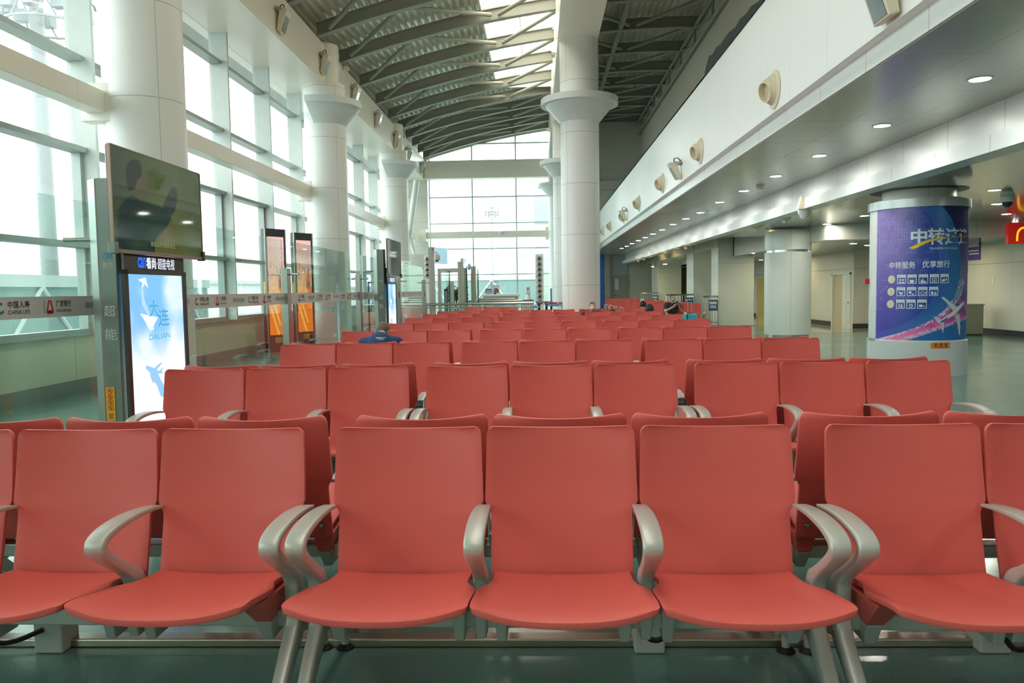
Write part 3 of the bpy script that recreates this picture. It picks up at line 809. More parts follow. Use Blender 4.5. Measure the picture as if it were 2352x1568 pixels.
# ------------------------------------------------------------------ fitted lettering
def fit_text(s, box, bold=0.0):
    """flat text mesh squeezed into box=(x0,y0,x1,y1) of a sign's own plane"""
    me = text_mesh(s, 1.0, 'LEFT', bold)
    if not me.vertices: return me
    c = np.array([v.co[:] for v in me.vertices]); a, b = c.min(0), c.max(0)
    x0, y0, x1, y1 = box
    me.transform(Matrix.Translation((x0, y0, 0)) @ Matrix.Diagonal(((x1 - x0) / max(1e-6, b[0] - a[0]), (y1 - y0) / max(1e-6, b[1] - a[1]), 1, 1)) @ Matrix.Translation((-a[0], -a[1], 0)))
    return me
def sign_mesh(name, texts=(), polys=(), M=None, m=None, parent=None, bend=None, dz=0.0):
    """texts: (string, box[, bold]); polys: outlines; M or bend(x,y,h)->xyz carries the plane into the world"""
    b = MB()
    for t in texts:
        me = fit_text(*t); b.bm.from_mesh(me); bpy.data.meshes.remove(me)
    for p in polys: b.face([(q[0], q[1], 0) for q in p])
    if bend:
        xs = [v.co.x for v in b.bm.verts]
        x = min(xs) + .03
        while x < max(xs):
            bmesh.ops.bisect_plane(b.bm, geom=b.bm.verts[:] + b.bm.edges[:] + b.bm.faces[:], plane_co=(x, 0, 0), plane_no=(1, 0, 0)); x += .03
        for v in b.bm.verts: v.co = bend(v.co.x, v.co.y, dz)
    me = bpy.data.meshes.new(name); b.bm.to_mesh(me); b.bm.free()
    if M is not None: me.transform(M)
    if parent is not None: me.transform(Matrix.Translation(-wloc(parent)))
    return link_mesh(name, me, m, parent)
def PX(x): return Matrix.Translation((x, 0, 0)) @ FX_POS          # plane x=const facing +x: (x,y) -> (world y, world z)
def PY(y): return Matrix.Translation((0, y, 0)) @ FX_NY           # plane y=const facing -y: (x,y) -> (world x, world z)
def disc3(b, c, r, n=24, d=(0, 0, -1)): pass
# ------------------------------------------------------------------ ceiling lamps
def downlight(x, y, z, r, label, group, m=M_lamp):
    t = thing('ceiling_downlight', label, 'ceiling light', (x, y, z), group=group)
    MB().lathe([(r + .022, z + .01), (r + .022, z - .008), (r, z - .008), (r, z + .01)], (x, y, 0), 24).build('trim_ring', M_white, t, smooth=True)
    MB().lathe([(0, z - .002), (r, z - .002), (r, z + .01), (0, z + .01)], (x, y, 0), 24).build('diffuser', m, t)
    return t
S_LAMPS = [(2251, 181), (2026, 288), (1882, 357), (1782, 404), (1709, 438), (1653, 464), (1609, 488), (1575, 502), (1546, 515), (1521, 527.5), (1500, 537), (1482, 545), (1466, 552), (1452, 559), (1440, 565), (1428, 570)]
ORDN = ['first', 'second', 'third', 'fourth', 'fifth', 'sixth', 'seventh', 'eighth', 'ninth', 'tenth', 'eleventh', 'twelfth', 'thirteenth', 'fourteenth', 'fifteenth', 'last']
for i, (px, py) in enumerate(S_LAMPS):
    q = PT(px, py, z=ZS)
    downlight(q.x, q.y, ZS, .1, f'round lit downlight in the soffit row, {ORDN[i]} from the camera', 'downlights in the soffit', M_lamps)
for y in (-6.2, -3.8, -1.4, 1.0, 3.4, 5.7):
    downlight(4.5, y, ZS, .1, 'round lit downlight in the white soffit behind the camera', 'downlights in the soffit', M_lamps)
L_LAMPS = [(2284, 436, 1), (2290, 468, 1), (2312, 491, 1), (2328, 508, 1), (1986, 495, 1), (1899, 514, 1)]
for i, (px, py, _) in enumerate(L_LAMPS):
    q = PT(px, py, z=ZL); where = ['above and right of the printed column, nearest', 'right of the printed column, second nearest', 'right of the printed column, third nearest', 'touching the top of the red hanging sign', 'left of the printed column', 'right of the plain round column'][i]
    downlight(q.x, q.y, ZL, .09, f'round lit downlight in the low ceiling {where}', 'downlights in the low ceiling')
for i, (px, py) in enumerate(((1960, 559), (1953, 578), (1888, 585), (1728, 581))):
    q = PT(px, py, z=2.58)
    where = ['white, right of the round column', 'warm, lowest right of the round column', 'warm, touching the plain round column', 'white, left of the round column'][i]
    downlight(q.x, q.y, 2.58, .09, f'round lit downlight in the far low ceiling, {where}', 'downlights in the far ceiling', M_lamp if i in (0, 3) else M_lampw)
for (x, y) in ((8, -6), (8, -1), (8, 4), (8, 9), (11.5, 2), (11.5, 7), (15, 4), (15, 10), (15, 15)):  # unseen lamps added to brighten the right hall
    downlight(x, y, ZL, .11, 'round downlight added in the low ceiling for brightness, outside the picture on the right', 'downlights in the low ceiling')
for (x, y) in ((7.2, 24.5), (9.5, 23), (11.5, 23), (9.6, 30.5), (9.6, 34.2), (8.4, 28), (6.1, 38), (6.1, 42)):  # extra lamps added behind the columns to brighten the far hall
    downlight(x, y, 2.58, .09, 'round downlight added in the far low ceiling for brightness, hidden by columns', 'downlights in the far ceiling', M_lampw)
# ------------------------------------------------------------------ air nozzles on the fascia
def nozzle():
    t = thing('air_nozzle', None, 'air nozzle')
    MB().lathe([(.0, 0), (.25, 0), (.25, -.012), (.20, -.03), (.175, -.08), (.0, -.08)], (0, 0, 0), 40, axis='x').build('flange', M_cream, t, local=True, smooth=True)
    b = MB().lathe([(.165, -.075), (.160, -.10), (.14, -.135), (.132, -.16), (.12, -.16), (.12, -.08), (.0, -.078)], (0, 0, 0), 40, axis='x')
    o = b.build('nozzle_mouth', M_cream, t, local=True, smooth=True)
    o.rotation_euler = (0, R(-16), R(16))
    return t
nz0 = None
for i, (px, py) in enumerate(((1779, 206), (1609, 347), (1522, 421), (1468, 467), (1433, 497), (1403, 519), (1387, 531))):
    q = PT(px, py, x=XF - .004)
    if nz0 is None: nz0 = nozzle(); o = nz0
    else: o = copy_tree(nz0)
    o.location = (XF - .004, q.y, q.z)
    tag(o, f'cream round air nozzle on the white fascia, {["nearest", "second nearest", "third nearest", "fourth nearest", "fifth nearest", "sixth nearest", "farthest"][i]} to the camera', 'air nozzle', 'cream air nozzles on the fascia')
# ------------------------------------------------------------------ flood lights
M_lens = mat('floodlight_lens', (96, 112, 108), .12)
def flood():
    t = thing('flood_light', None, 'flood light')          # mounted on a wall that looks to +x
    b = MB().hexa([(.06, -.17, -.26), (.15, -.17, -.26), (.15, .17, -.26), (.06, .17, -.26)], [(.03, -.17, .24), (.20, -.17, .24), (.20, .17, .24), (.03, .17, .24)])
    h = b.build('housing', M_cream, t, local=True, bevel=.012); h.rotation_euler = (0, R(14), 0)
    b = MB().hexa([(.152, -.13, -.24), (.158, -.13, -.24), (.158, .13, -.24), (.152, .13, -.24)], [(.183, -.13, .10), (.189, -.13, .10), (.189, .13, .10), (.183, .13, .10)])
    l = b.build('lens', M_lens, t, local=True); l.rotation_euler = (0, R(14), 0)
    MB().box(-.02, 0, -.05, .05, .14, .30).box(-.01, .14, -.21, -.19, .17, .22).box(-.01, .14, .19, .21, .17, .22).box(-.01, .01, -.21, .21, .17, .22).build('bracket', M_steeld, t, local=True)
    MB().tube(smooth_line([(0, .02, .25), (.05, .05, .34), (.12, .02, .33), (.12, 0, .24)], 5), .011, 8).build('cable', M_rubber, t, local=True, smooth=True)
    return t
fl0 = flood(); used_f = False
FL = [(650, 46), (747, 145), (817, 217), (869, 275), (911, 320), (940, 352), (971, 386)]
for i, (px, py) in enumerate(FL):
    q = PT(px, py, x=XB + .12)
    o = fl0 if i == 0 else copy_tree(fl0)
    o.location = (XB + .022, q.y, q.z)
    tag(o, f'cream flood light on the long white beam over the windows, {["nearest", "second nearest", "third nearest", "fourth nearest", "fifth nearest", "sixth nearest", "farthest"][i]} to the camera', 'flood light', 'flood lights on the left beam')
for i, (px, py) in enumerate(((2022, -28), (1552, 390), (1432, 493))):
    q = PT(px, py, x=XF - .12)
    o = copy_tree(fl0); o.location = (XF - .022, q.y, q.z); o.rotation_euler = (0, 0, math.pi)
    if i: o.scale = (1.1, .75, .72)
    tag(o, ['grey flood light cut by the top edge, high on the white fascia', 'small cream flood light on the white fascia between the second and third air nozzles', 'small cream flood light on the white fascia in front of the fifth air nozzle'][i], 'flood light', 'flood lights on the fascia')
# small cameras and sensors
def cctv(name, px, py, xp, sgn, label):
    q = PT(px, py, x=xp)
    t = thing(name, label, 'camera', (xp, q.y, q.z), group='small wall cameras')
    bx(*(sorted((xp, xp + sgn * .1))), q.y - .02, q.y + .02, q.z + .02, q.z + .05).build('bracket', M_cream, t)
    MB().box(xp + sgn * .1 - .05, xp + sgn * .1 + .05, q.y - .16, q.y + .1, q.z - .05, q.z + .03).build('housing', M_cream, t, bevel=.01)
cctv('wall_camera', 789, 157, XB + .02, 1, 'small beige camera on the white beam above the nearest visible left column cap')
cctv('wall_camera', 924, 315, XB + .02, 1, 'small beige camera on the white beam above the farther left column cap')
cctv('wall_camera', 1279, 126, .60, -1, 'small beige camera high on the middle box beam against the rooflight')
cctv('wall_camera', 1264, 298, .60, -1, 'small beige camera on the middle box beam in front of the end window')
# funnel-shaped sounders and dome camera along the ledge
for i, (px, py) in enumerate(((1803, 500), (1737, 520))):
    q = PT(px, py, z=ZL)
    single('ceiling_funnel', MB().lathe([(.12, ZL), (.12, ZL - .02), (.05, ZL - .07), (.035, ZL - .12), (.0, ZL - .12)], (q.x, q.y, 0), 24), M_cream,
           f'cream funnel-shaped fitting under the low ceiling, {["nearer", "farther"][i]} one above the plain round column', 'ceiling fitting', (q.x, q.y, ZL), 'cream ceiling funnels', smooth=True)
for i, (px, py) in enumerate(((1575, 562), (1551, 570), (1479, 590), (1466, 594))):
    q = PT(px, py, z=2.58)
    single('ceiling_funnel', MB().lathe([(.12, 2.58), (.12, 2.56), (.05, 2.51), (.035, 2.46), (.0, 2.46)], (q.x, q.y, 0), 24), M_cream,
           f'cream funnel-shaped fitting under the ledge by the square pillars, {["nearest", "second nearest", "third nearest", "farthest"][i]} of four', 'ceiling fitting', (q.x, q.y, 2.58), 'cream ceiling funnels', smooth=True)
def dome_cam(q, label, r=.09):
    t = thing('dome_camera', label, 'camera', q, group='dome cameras')
    MB().lathe([(r * 1.1, q.z), (r * 1.1, q.z - r * .5), (r, q.z - r * .9)], (q.x, q.y, 0), 24).build('housing', M_white, t, smooth=True)
    MB().lathe([(r * .85, q.z - r * .9), (r * .75, q.z - r * 1.4), (r * .4, q.z - r * 1.75), (0.0, q.z - r * 1.85)], (q.x, q.y, 0), 24).build('dome', M_white if r > .1 else M_black, t, smooth=True)
dome_cam(PT(1847, 480, z=ZL), 'white dome camera under the low ceiling beside the speaker, left of the printed column', .11)
dome_cam(PT(2314, 452, z=ZL), 'white dome camera under the low ceiling, right of the printed column', .1)
q = PT(1151, 531, y=YE - .7); dome_cam(q, 'white dome camera hanging from the beam across the end window', .16)
q = PT(1843, 467, x=5.17)
t = thing('wedge_speaker', 'small white wedge speaker on the ledge above the plain round column', 'speaker', (q.x, q.y, q.z))
MB().hexa([(q.x - .10, q.y - .06, q.z - .12), (q.x + .008, q.y - .06, q.z - .12), (q.x + .008, q.y + .06, q.z - .12), (q.x - .10, q.y + .06, q.z - .12)], [(q.x - .03, q.y - .06, q.z + .14), (q.x + .008, q.y - .06, q.z + .14), (q.x + .008, q.y + .06, q.z + .14), (q.x - .03, q.y + .06, q.z + .14)]).build('cabinet', M_cream, t, bevel=.008)
q = PT(1746, 427, z=ZS)
single('smoke_detector', MB().lathe([(.08, ZS), (.08, ZS - .04), (.06, ZS - .045), (.06, ZS - .08), (0, ZS - .08)], (q.x, q.y, 0), 20), M_cream, 'small round smoke detector in the white soffit beside the downlights', 'smoke detector', (q.x, q.y, ZS), smooth=True)
# torn dark membrane hanging over the top edge of the fascia
M_mem = mat('dark_membrane', (34, 46, 40), .8)
pts = [(1742, 12), (1712, 52), (1690, 80), (1670, 100), (1655, 122), (1640, 138), (1622, 168)]
up = [(1750, 0), (1722, 30), (1697, 62), (1668, 108), (1650, 128), (1628, 160), (1620, 172)]
b = MB(); lo = []; hi = []
ys = np.linspace(11.1, 14.9, 13)
hs = [.02, .05, .10, .10, .13, .11, .15, .17, .14, .20, .16, .22, .02]
b.rings([[(XF - .02 + .01 * (i % 2), y, 5.39 - .05), (XF - .02 + .01 * (i % 2), y, 5.39 + hs[i]), (XF + .03, y, 5.39 + hs[i] * .9), (XF + .03, y, 5.39)] for i, y in enumerate(ys)])
single('torn_membrane', b, M_mem, 'torn dark membrane strip sticking up along the top edge of the white fascia', 'membrane', (XF, 13, 5.39))
# ------------------------------------------------------------------ glass barrier with its printed band
GX = -3.3
PY_ = [-2.3, 1.85, 6.0, 10.15, 14.3, 18.45, 22.6]
M_band = mat('barrier_band_film', (198, 202, 198), .35)
M_teal = mat('teal_lettering', (30, 132, 112), .5); M_redl = mat('red_logo_print', (190, 28, 36), .5); M_redd = mat('dark_red_logo_print', (110, 14, 24), .5)
BZ0, BZ1 = 1.315, 1.455
PAN = ['far left behind the camera', 'just left of the camera', 'between the near kiosk and the picture edge', 'right of the near kiosk', 'in front of the orange displays', 'left of the far kiosk', 'right of the far kiosk']
for i, (a, c) in enumerate(zip(PY_, PY_[1:])):
    t = thing('glass_barrier', f'clear glass barrier panel with printed white band, {["outside the picture on the left", "left of the near kiosk", "right of the near kiosk", "right of the orange displays", "behind the far kiosk", "beyond the far kiosk"][i]}', 'glass barrier', (GX, a, 0), group='glass barrier panels')
    bx(GX - .006, GX + .006, a + .085, c - .085, .08, 2.14).build('glass_pane', M_barrier, t)
    bx(GX + .008, GX + .016, a + .09, c - .09, BZ0, BZ1).build('printed_band', M_band, t)
    bx(GX - .03, GX + .03, a + .085, c - .085, 0, .08).build('floor_channel', M_steeld, t)
    n0 = math.floor((a - 7.41) / 1.38) - 1
    for n in range(n0, n0 + 6):
        tk, tt = [], []; pk, pt_, pr, pd = [], [], [], []
        y0 = 7.41 + 1.38 * n
        def ok(u, v): return a + .1 < y0 + u and y0 + v < c - .07
        zc = (BZ0 + BZ1) / 2
        if ok(0, .36):
            pt_.extend(ring_polys(y0 + .035, zc, .020, .036, 16, 60, 330)); tk += [('中国人寿', (y0 + .10, zc, y0 + .31, zc + .045), .01), ('CHINA LIFE', (y0 + .10, zc - .038, y0 + .31, zc - .012))]
        if ok(.40, .85):
            k = y0 + .52
            pr.append([(k - .04, zc - .03), (k - .015, zc + .045), (k, zc + .045), (k - .012, zc + .01), (k - .022, zc - .02), (k - .03, zc - .045)]); pr.append([(k + .04, zc - .03), (k + .015, zc + .045), (k, zc + .045), (k + .012, zc + .01), (k + .022, zc - .02), (k + .03, zc - .045)])
            pd.append([(k - .03, zc - .045), (k - .02, zc - .022), (k + .02, zc - .022), (k + .03, zc - .045)])
            tk += [('广发银行', (y0 + .585, zc, y0 + .76, zc + .045), .012), ('CHINA GUANGFA BANK', (y0 + .585, zc - .036, y0 + .76, zc - .016))]
            pk.append(rect(y0 + .455, zc - .04, y0 + .458, zc + .045))
        if ok(.93, 1.27): tt.append(('保险·投资·银行', (y0 + .93, zc - .022, y0 + 1.27, zc + .028)))
        if tk: sign_mesh('black_lettering', tk, pk, PX(GX + .0175), M_txtk, t)
        if tt or pt_: sign_mesh('teal_lettering', tt, pt_, PX(GX + .0175), M_teal, t)
        if pr: sign_mesh('red_logo', (), pr, PX(GX + .0175), M_redl, t); sign_mesh('dark_red_logo', (), pd, PX(GX + .0178), M_redd, t)
for i, y in enumerate(PY_):
    t = thing('barrier_post', f'flat brushed steel post clamping the glass barrier, {["outside the picture", "at the left outside the picture", "hidden by the near kiosk", "in front of the left orange display", "left of the magazine rack", "right of the far kiosk", "nearest the steel rails"][i]}', 'barrier post', (GX + .03, y, 0), group='glass barrier posts')
    bx(GX - .03, GX + .06, y - .075, y + .075, 0, 1.78).build('post', M_steel, t, bevel=.006)
    MB().tube([(GX - .12, y + .02, 1.70), (GX + .2, y - .05, 1.70)], .016, 12).build('clamp_rod', M_steel, t, smooth=True)
# ------------------------------------------------------------------ advertising kiosk with a television on top
KX = -2.8
M_ksk = mat('kiosk_grey_metal', (128, 138, 130), .35, metal=.5); M_kskl = mat('kiosk_light_bevel', (168, 174, 168), .3, metal=.6); M_kdark = mat('kiosk_dark_frame', (52, 54, 52), .4)
M_kblk = mat('kiosk_black_header', (14, 17, 19), .15)
M_kblue = mat_emit('blue_lit_lettering', (20, 90, 255), .4); M_kwhite = mat_emit('white_lit_lettering', (225, 235, 255), .36)
M_cyan = mat('cyan_lettering', (70, 160, 205), .5); M_greyt = mat('pale_grey_lettering', (205, 212, 208), .5); M_faint = mat('faint_lettering', (114, 124, 116), .5)
M_yel = mat('yellow_sticker', (240, 178, 30), .5); M_redk = mat('sticker_red_print', (200, 40, 30), .5)
ky0, ky1 = PT(292, 700, x=KX).y, PT(418, 700, x=KX).y
kzt = PT(292, 629, x=KX).z; kzb = .13
yf = 5.26
def scr_uv(cx, cy):
    q = PT(280 + cx / 4.125, 590 + cy / 4.125, x=KX); return ((q.y - ky0) / (ky1 - ky0), (q.z - kzb) / (kzt - kzb))
def scr_art(far):
    def art(u, v):
        n = vnoise(u, v * 1.8, 4, 3) * .6 + vnoise(u, v * 1.8, 9, 5) * .4
        img = np.zeros(u.shape + (3,)) + np.array([122., 190., 246.])
        cl = np.clip(sstep(.80, .52, v + .22 * (n - .5) - .10 * np.abs(u - .45)) + .75 * sstep(.30, .06, np.hypot((u - .85) * 1.1, (v - .93) * 1.6) - .12 * n) + .4 * sstep(.6, .9, n), 0, 1)
        img = blend(img, cl, (246, 251, 255))
        P_ = lambda L: [scr_uv(*p) for p in L]
        img = blend(img, inpoly(u, v, P_([(140, 215), (218, 192), (242, 300), (210, 258), (176, 306), (186, 245)])), (226, 240, 252))
        img = blend(img, inpoly(u, v, P_([(176, 300), (190, 300), (205, 400), (250, 520), (262, 560), (225, 530), (180, 440)])), (190, 222, 250), .8)
        img = blend(img, inpoly(u, v, P_([(165, 535), (335, 570), (300, 640), (298, 688), (260, 700), (215, 620)])), (232, 240, 248))
        img = blend(img, inpoly(u, v, P_([(300, 640), (298, 688), (285, 665)])), (170, 210, 245))
        pl = [(215, 1035), (235, 1028), (300, 1052), (345, 1010), (380, 995), (330, 1060), (322, 1072), (350, 1075), (392, 1042), (370, 1085), (388, 1100), (345, 1105), (335, 1100), (365, 1170), (420, 1260), (420, 1330), (360, 1320), (330, 1230), (300, 1180), (292, 1200), (275, 1165), (262, 1130), (255, 1090), (222, 1062)]
        img = blend(img, inpoly(u, v, P_(pl)), (132, 194, 240), .9)
        return img
    return art
def kiosk(near=True):
    t = thing('advertising_kiosk', None, 'kiosk', (KX, yf, 0))
    b = MB().prism([(KX - .21, yf + .02), (KX - .17, yf), (KX - .05, yf), (KX, yf + .07), (KX, ky1 + .045), (KX - .21, ky1 + .045)], 'z', 0, 1.90)
    b.build('cabinet', M_kdark, t, bevel=.006)
    MB().prism([(KX - .25, yf + .03), (KX - .175, yf - .02), (KX - .055, yf - .02), (KX - .03, yf + .02), (KX - .05, yf + .18), (KX - .25, yf + .18)], 'z', 0, 2.245).build('pillar', M_ksk, t, bevel=.004)
    MB().hexa([(KX - .255, yf + .03, 0), (KX - .178, yf - .024, 0), (KX - .17, yf - .02, 0), (KX - .24, yf + .04, 0)], [(KX - .255, yf + .03, 2.24), (KX - .178, yf - .024, 2.24), (KX - .17, yf - .02, 2.24), (KX - .24, yf + .04, 2.24)]).build('pillar_bevel', M_kskl, t)
    MB().box(KX - .005, KX + .012, ky0 - .04, ky1 + .03, kzt + .03, 1.86).build('header', M_kblk, t)
    MB().box(KX - .005, KX + .018, ky0 - .05, ky0, kzb - .05, kzt + .03).box(KX - .005, KX + .018, ky1, ky1 + .05, kzb - .05, kzt + .03).box(KX - .005, KX + .018, ky0 - .05, ky1 + .05, kzt, kzt + .03).box(KX - .005, KX + .018, ky0 - .05, ky1 + .05, kzb - .05, kzb).build('screen_frame', M_kdark, t)
    me = art_mesh('display_screen', 230, 420, lambda u, v: (np.full(u.shape, KX + .006), ky0 + u * (ky1 - ky0), kzb + v * (kzt - kzb)), scr_art(False))
    me.transform(Matrix.Translation(-wloc(t))); s = link_mesh('display_screen', me, MATS['screen_picture'], t)
    def kb(x0, y0, x1, y1): p, q = PT(x0, y1, x=KX), PT(x1, y0, x=KX); return (p.y, p.z, q.y, q.z)
    sign_mesh('city_lettering', [('大', kb(341, 688, 361, 728), .01), ('连', kb(362, 708, 385, 750), .01), ('DALIAN', kb(341, 763, 388, 781))], (), PX(KX + .0075), mat_emit('screen_blue_lettering', (70, 165, 215), .22), t)
    y0, z0, y1, z1 = kb(313, 596, 396, 616)
    sign_mesh('blue_header_lettering', [('can', (y0, z0 + .003, y0 + .2 * (y1 - y0), z1 - .002), .02)], (), PX(KX + .0135), M_kblue, t)
    sign_mesh('header_lettering', [('看尚', (y0 + .215 * (y1 - y0), z0, y0 + .47 * (y1 - y0), z1), .015), ('·', (y0 + .50 * (y1 - y0), (z0 + z1) / 2 - .006, y0 + .512 * (y1 - y0), (z0 + z1) / 2 + .006)), ('超能电视', (y0 + .525 * (y1 - y0), z0, y1, z1))], (), PX(KX + .0135), M_kwhite, t)
    # the narrow end that looks down the hall
    ye = yf - .0215
    def eb(x0, y0, x1, y1): p, q = PT(x0, y1, y=ye), PT(x1, y0, y=ye); return (p.x, p.z, q.x, q.z)
    sign_mesh('cyan_logo', [('can', eb(235, 580, 256, 594), .02)], (), PY(ye), M_cyan, t)
    for a_ in [('看尚', eb(235, 601, 258, 614)), ('www.can.tv', eb(235.5, 615, 258, 617.5)), ('超', eb(239, 701, 265, 727), .008), ('能', eb(242, 754, 268, 781), .008)]: sign_mesh('pillar_lettering', [a_], (), PY(ye), M_greyt, t)
    sign_mesh('faint_pillar_lettering', [('电', eb(245, 806, 270, 833)), ('视', eb(248, 858, 272, 886))], (), PY(ye), M_faint, t)
    x0, z0, x1, z1 = eb(247, 889, 263, 966)
    st = bx(x0, x1, ye - .003, ye, z0, z1).build('warning_sticker', M_yel, t)
    cx = (x0 + x1) / 2; ps, pk = [], []
    for k in range(4):
        cz = z1 - (z1 - z0) * (.11 + .17 * k); r = (x1 - x0) * .33
        ps += ring_polys(cx, cz, r * .82, r, 20); ps.append([(cx - r * .6, cz + r * .45), (cx - r * .45, cz + r * .6), (cx + r * .6, cz - r * .45), (cx + r * .45, cz - r * .6)])
        pk += [disc(cx, cz + r * .35, r * .16, 10), rect(cx - r * .12, cz - r * .5, cx + r * .12, cz + r * .2), rect(cx - r * .4, cz - r * .05, cx + r * .4, cz + r * .1)]
    for k in range(5): pk.append(rect(cx - (x1 - x0) * .3, z0 + (z1 - z0) * (.06 + .035 * k), cx + (x1 - x0) * (.3 - .05 * (k % 2)), z0 + (z1 - z0) * (.075 + .035 * k)))
    sign_mesh('sticker_red_print', (), ps, PY(ye - .0045), M_redk, st); sign_mesh('sticker_black_print', (), pk, PY(ye - .004), M_txtk, st)
    MB().box(KX - .05, KX + .045, yf + .25, yf + .75, 1.86, 2.0).build('television_mount', M_kdark, t)
    MB().tube([(KX - .45, yf + .05, 1.84), (KX - .2, yf + .05, 1.84)], .016, 12).build('side_rod', M_steel, t, smooth=True)
    return t
M_screen = mat_print('screen_picture', emit=.31, rough=.25, base=.1)
k1 = kiosk(); tag(k1, 'near tall grey advertising kiosk with a blue sky city picture, beside the second left bench', 'kiosk', 'advertising kiosks')
k2 = copy_tree(k1); k2.location.y += 9.35; k2.location.x += -.02
tag(k2, 'far tall grey advertising kiosk with a pale blue picture, behind the blue-shirted person', 'kiosk', 'advertising kiosks')
# televisions
TX = -2.72
ty0, ty1 = PT(258, 480, x=TX).y, PT(461, 490, x=TX).y
tz0, tz1 = PT(258, 571, x=TX).z, PT(258, 333, x=TX).z
def tv_uv(x, y):
    t = (x - 160) / 1045.; top = 75 + .324 * (x - 160); bot = 1295 + .086 * (x - 160)
    return (t / ((1 - t) * 1.267 + t), (bot - y) / (bot - top))
def tv_art(u, v):
    n = vnoise(u, v, 40, 2)
    img = np.zeros(u.shape + (3,)); base = np.array([52., 66., 46.])
    img += base; g = sstep(0, .5, u) * (1 - .5 * sstep(.6, 1, u))
    img += g[..., None] * np.array([26., 22., 4.]) * (.7 + .5 * sstep(.9, .1, v))[..., None]
    img += ((vnoise(u, v * .05, 26, 8) - .5) * 10 * (u > .4))[..., None]
    P_ = lambda L: [tv_uv(*p) for p in L]
    img = blend(img, inpoly(u, v, P_([(860, 960), (910, 1030), (940, 1200), (985, 1370), (640, 1330), (660, 1180), (800, 1050)])), (84, 80, 40), .6)
    body = P_([(365, 680), (430, 660), (520, 720), (600, 750), (680, 780), (770, 800), (860, 860), (850, 950), (800, 1030), (700, 1130), (650, 1180), (640, 1340), (205, 1305), (215, 1000), (240, 820), (300, 730)])
    img = blend(img, inpoly(u, v, body), (27, 46, 42))
    img = blend(img, inpoly(u, v, P_([(340, 940), (520, 915), (700, 960), (640, 1330), (265, 1305), (290, 1110)])), (20, 50, 42), .8)
    img = blend(img, inpoly(u, v, P_([(760, 780), (830, 640), (880, 560), (915, 570), (945, 620), (935, 720), (905, 840), (860, 890)])), (38, 50, 42))
    img = blend(img, inpoly(u, v, P_([(365, 600), (440, 560), (470, 480), (530, 440), (585, 500), (605, 570), (603, 640), (580, 720), (530, 738), (450, 690), (420, 650), (370, 660)])), (76, 72, 48))
    img = blend(img, inpoly(u, v, P_([(335, 430), (345, 330), (390, 270), (450, 245), (510, 270), (530, 330), (528, 430), (505, 470), (470, 480), (455, 560), (420, 600), (370, 620), (350, 560)])), (28, 38, 32))
    return img + (n - .5)[..., None] * 5
M_tv = mat_print('television_picture', emit=.25, rough=.04, spec=.2, base=0)
M_tvoff = mat('television_dark_glass', (22, 26, 24), .04, spec=.7)
M_tvfr = mat('television_bronze_frame', (150, 128, 116), .3, metal=.6)
def television(dy, pic, label):
    t = thing('television', label, 'television', (TX, ty0 + dy, tz0))
    bx(TX - .03, TX - .006, ty0 + dy, ty1 + dy, tz0, tz1).build('back_shell', M_black, t, bevel=.004)
    MB().box(TX - .02, TX + .004, ty0 + dy - .008, ty0 + dy + .004, tz0, tz1).box(TX - .02, TX + .004, ty1 + dy - .004, ty1 + dy + .008, tz0, tz1).box(TX - .02, TX + .004, ty0 + dy, ty1 + dy, tz1, tz1 + .008).box(TX - .03, TX + .012, ty0 + dy - .01, ty1 + dy + .01, tz0 - .022, tz0 + .002).build('frame', M_tvfr, t)
    if pic:
        me = art_mesh('picture', 260, 190, lambda u, v: (np.full(u.shape, TX), ty0 + u * (ty1 - ty0), tz0 + v * (tz1 - tz0)), tv_art)
        me.transform(Matrix.Translation(-wloc(t))); link_mesh('picture', me, M_tv, t)
        u0, v0 = tv_uv(598, 1260); u1, v1 = tv_uv(885, 1215)
        W, H = ty1 - ty0, tz1 - tz0
        sign_mesh('subtitle', [('高泉日积月累的写生', (ty0 + u0 * W, tz0 + v0 * H, ty0 + u1 * W, tz0 + (v0 + .055) * H))], (), PX(TX + .001), mat_emit('subtitle_glow', (112, 122, 80), .3), t)
    else: bx(TX - .006, TX, ty0 + dy + .004, ty1 + dy - .004, tz0, tz1).build('screen', M_tvoff, t)
    for y in (ty0 + dy - .01, ty1 + dy - .02): bx(TX - .03, TX + .02, y - .015, y + .03, tz0 - .03, tz0 + .045).build('corner_clamp', M_kdark if y > ty0 + dy else M_ksk, t, bevel=.004)
    return t
television(0, True, 'wide television with a dark picture of a person and a subtitle, above the near kiosk')
television(9.25, False, 'wide dark television mounted above the far kiosk')
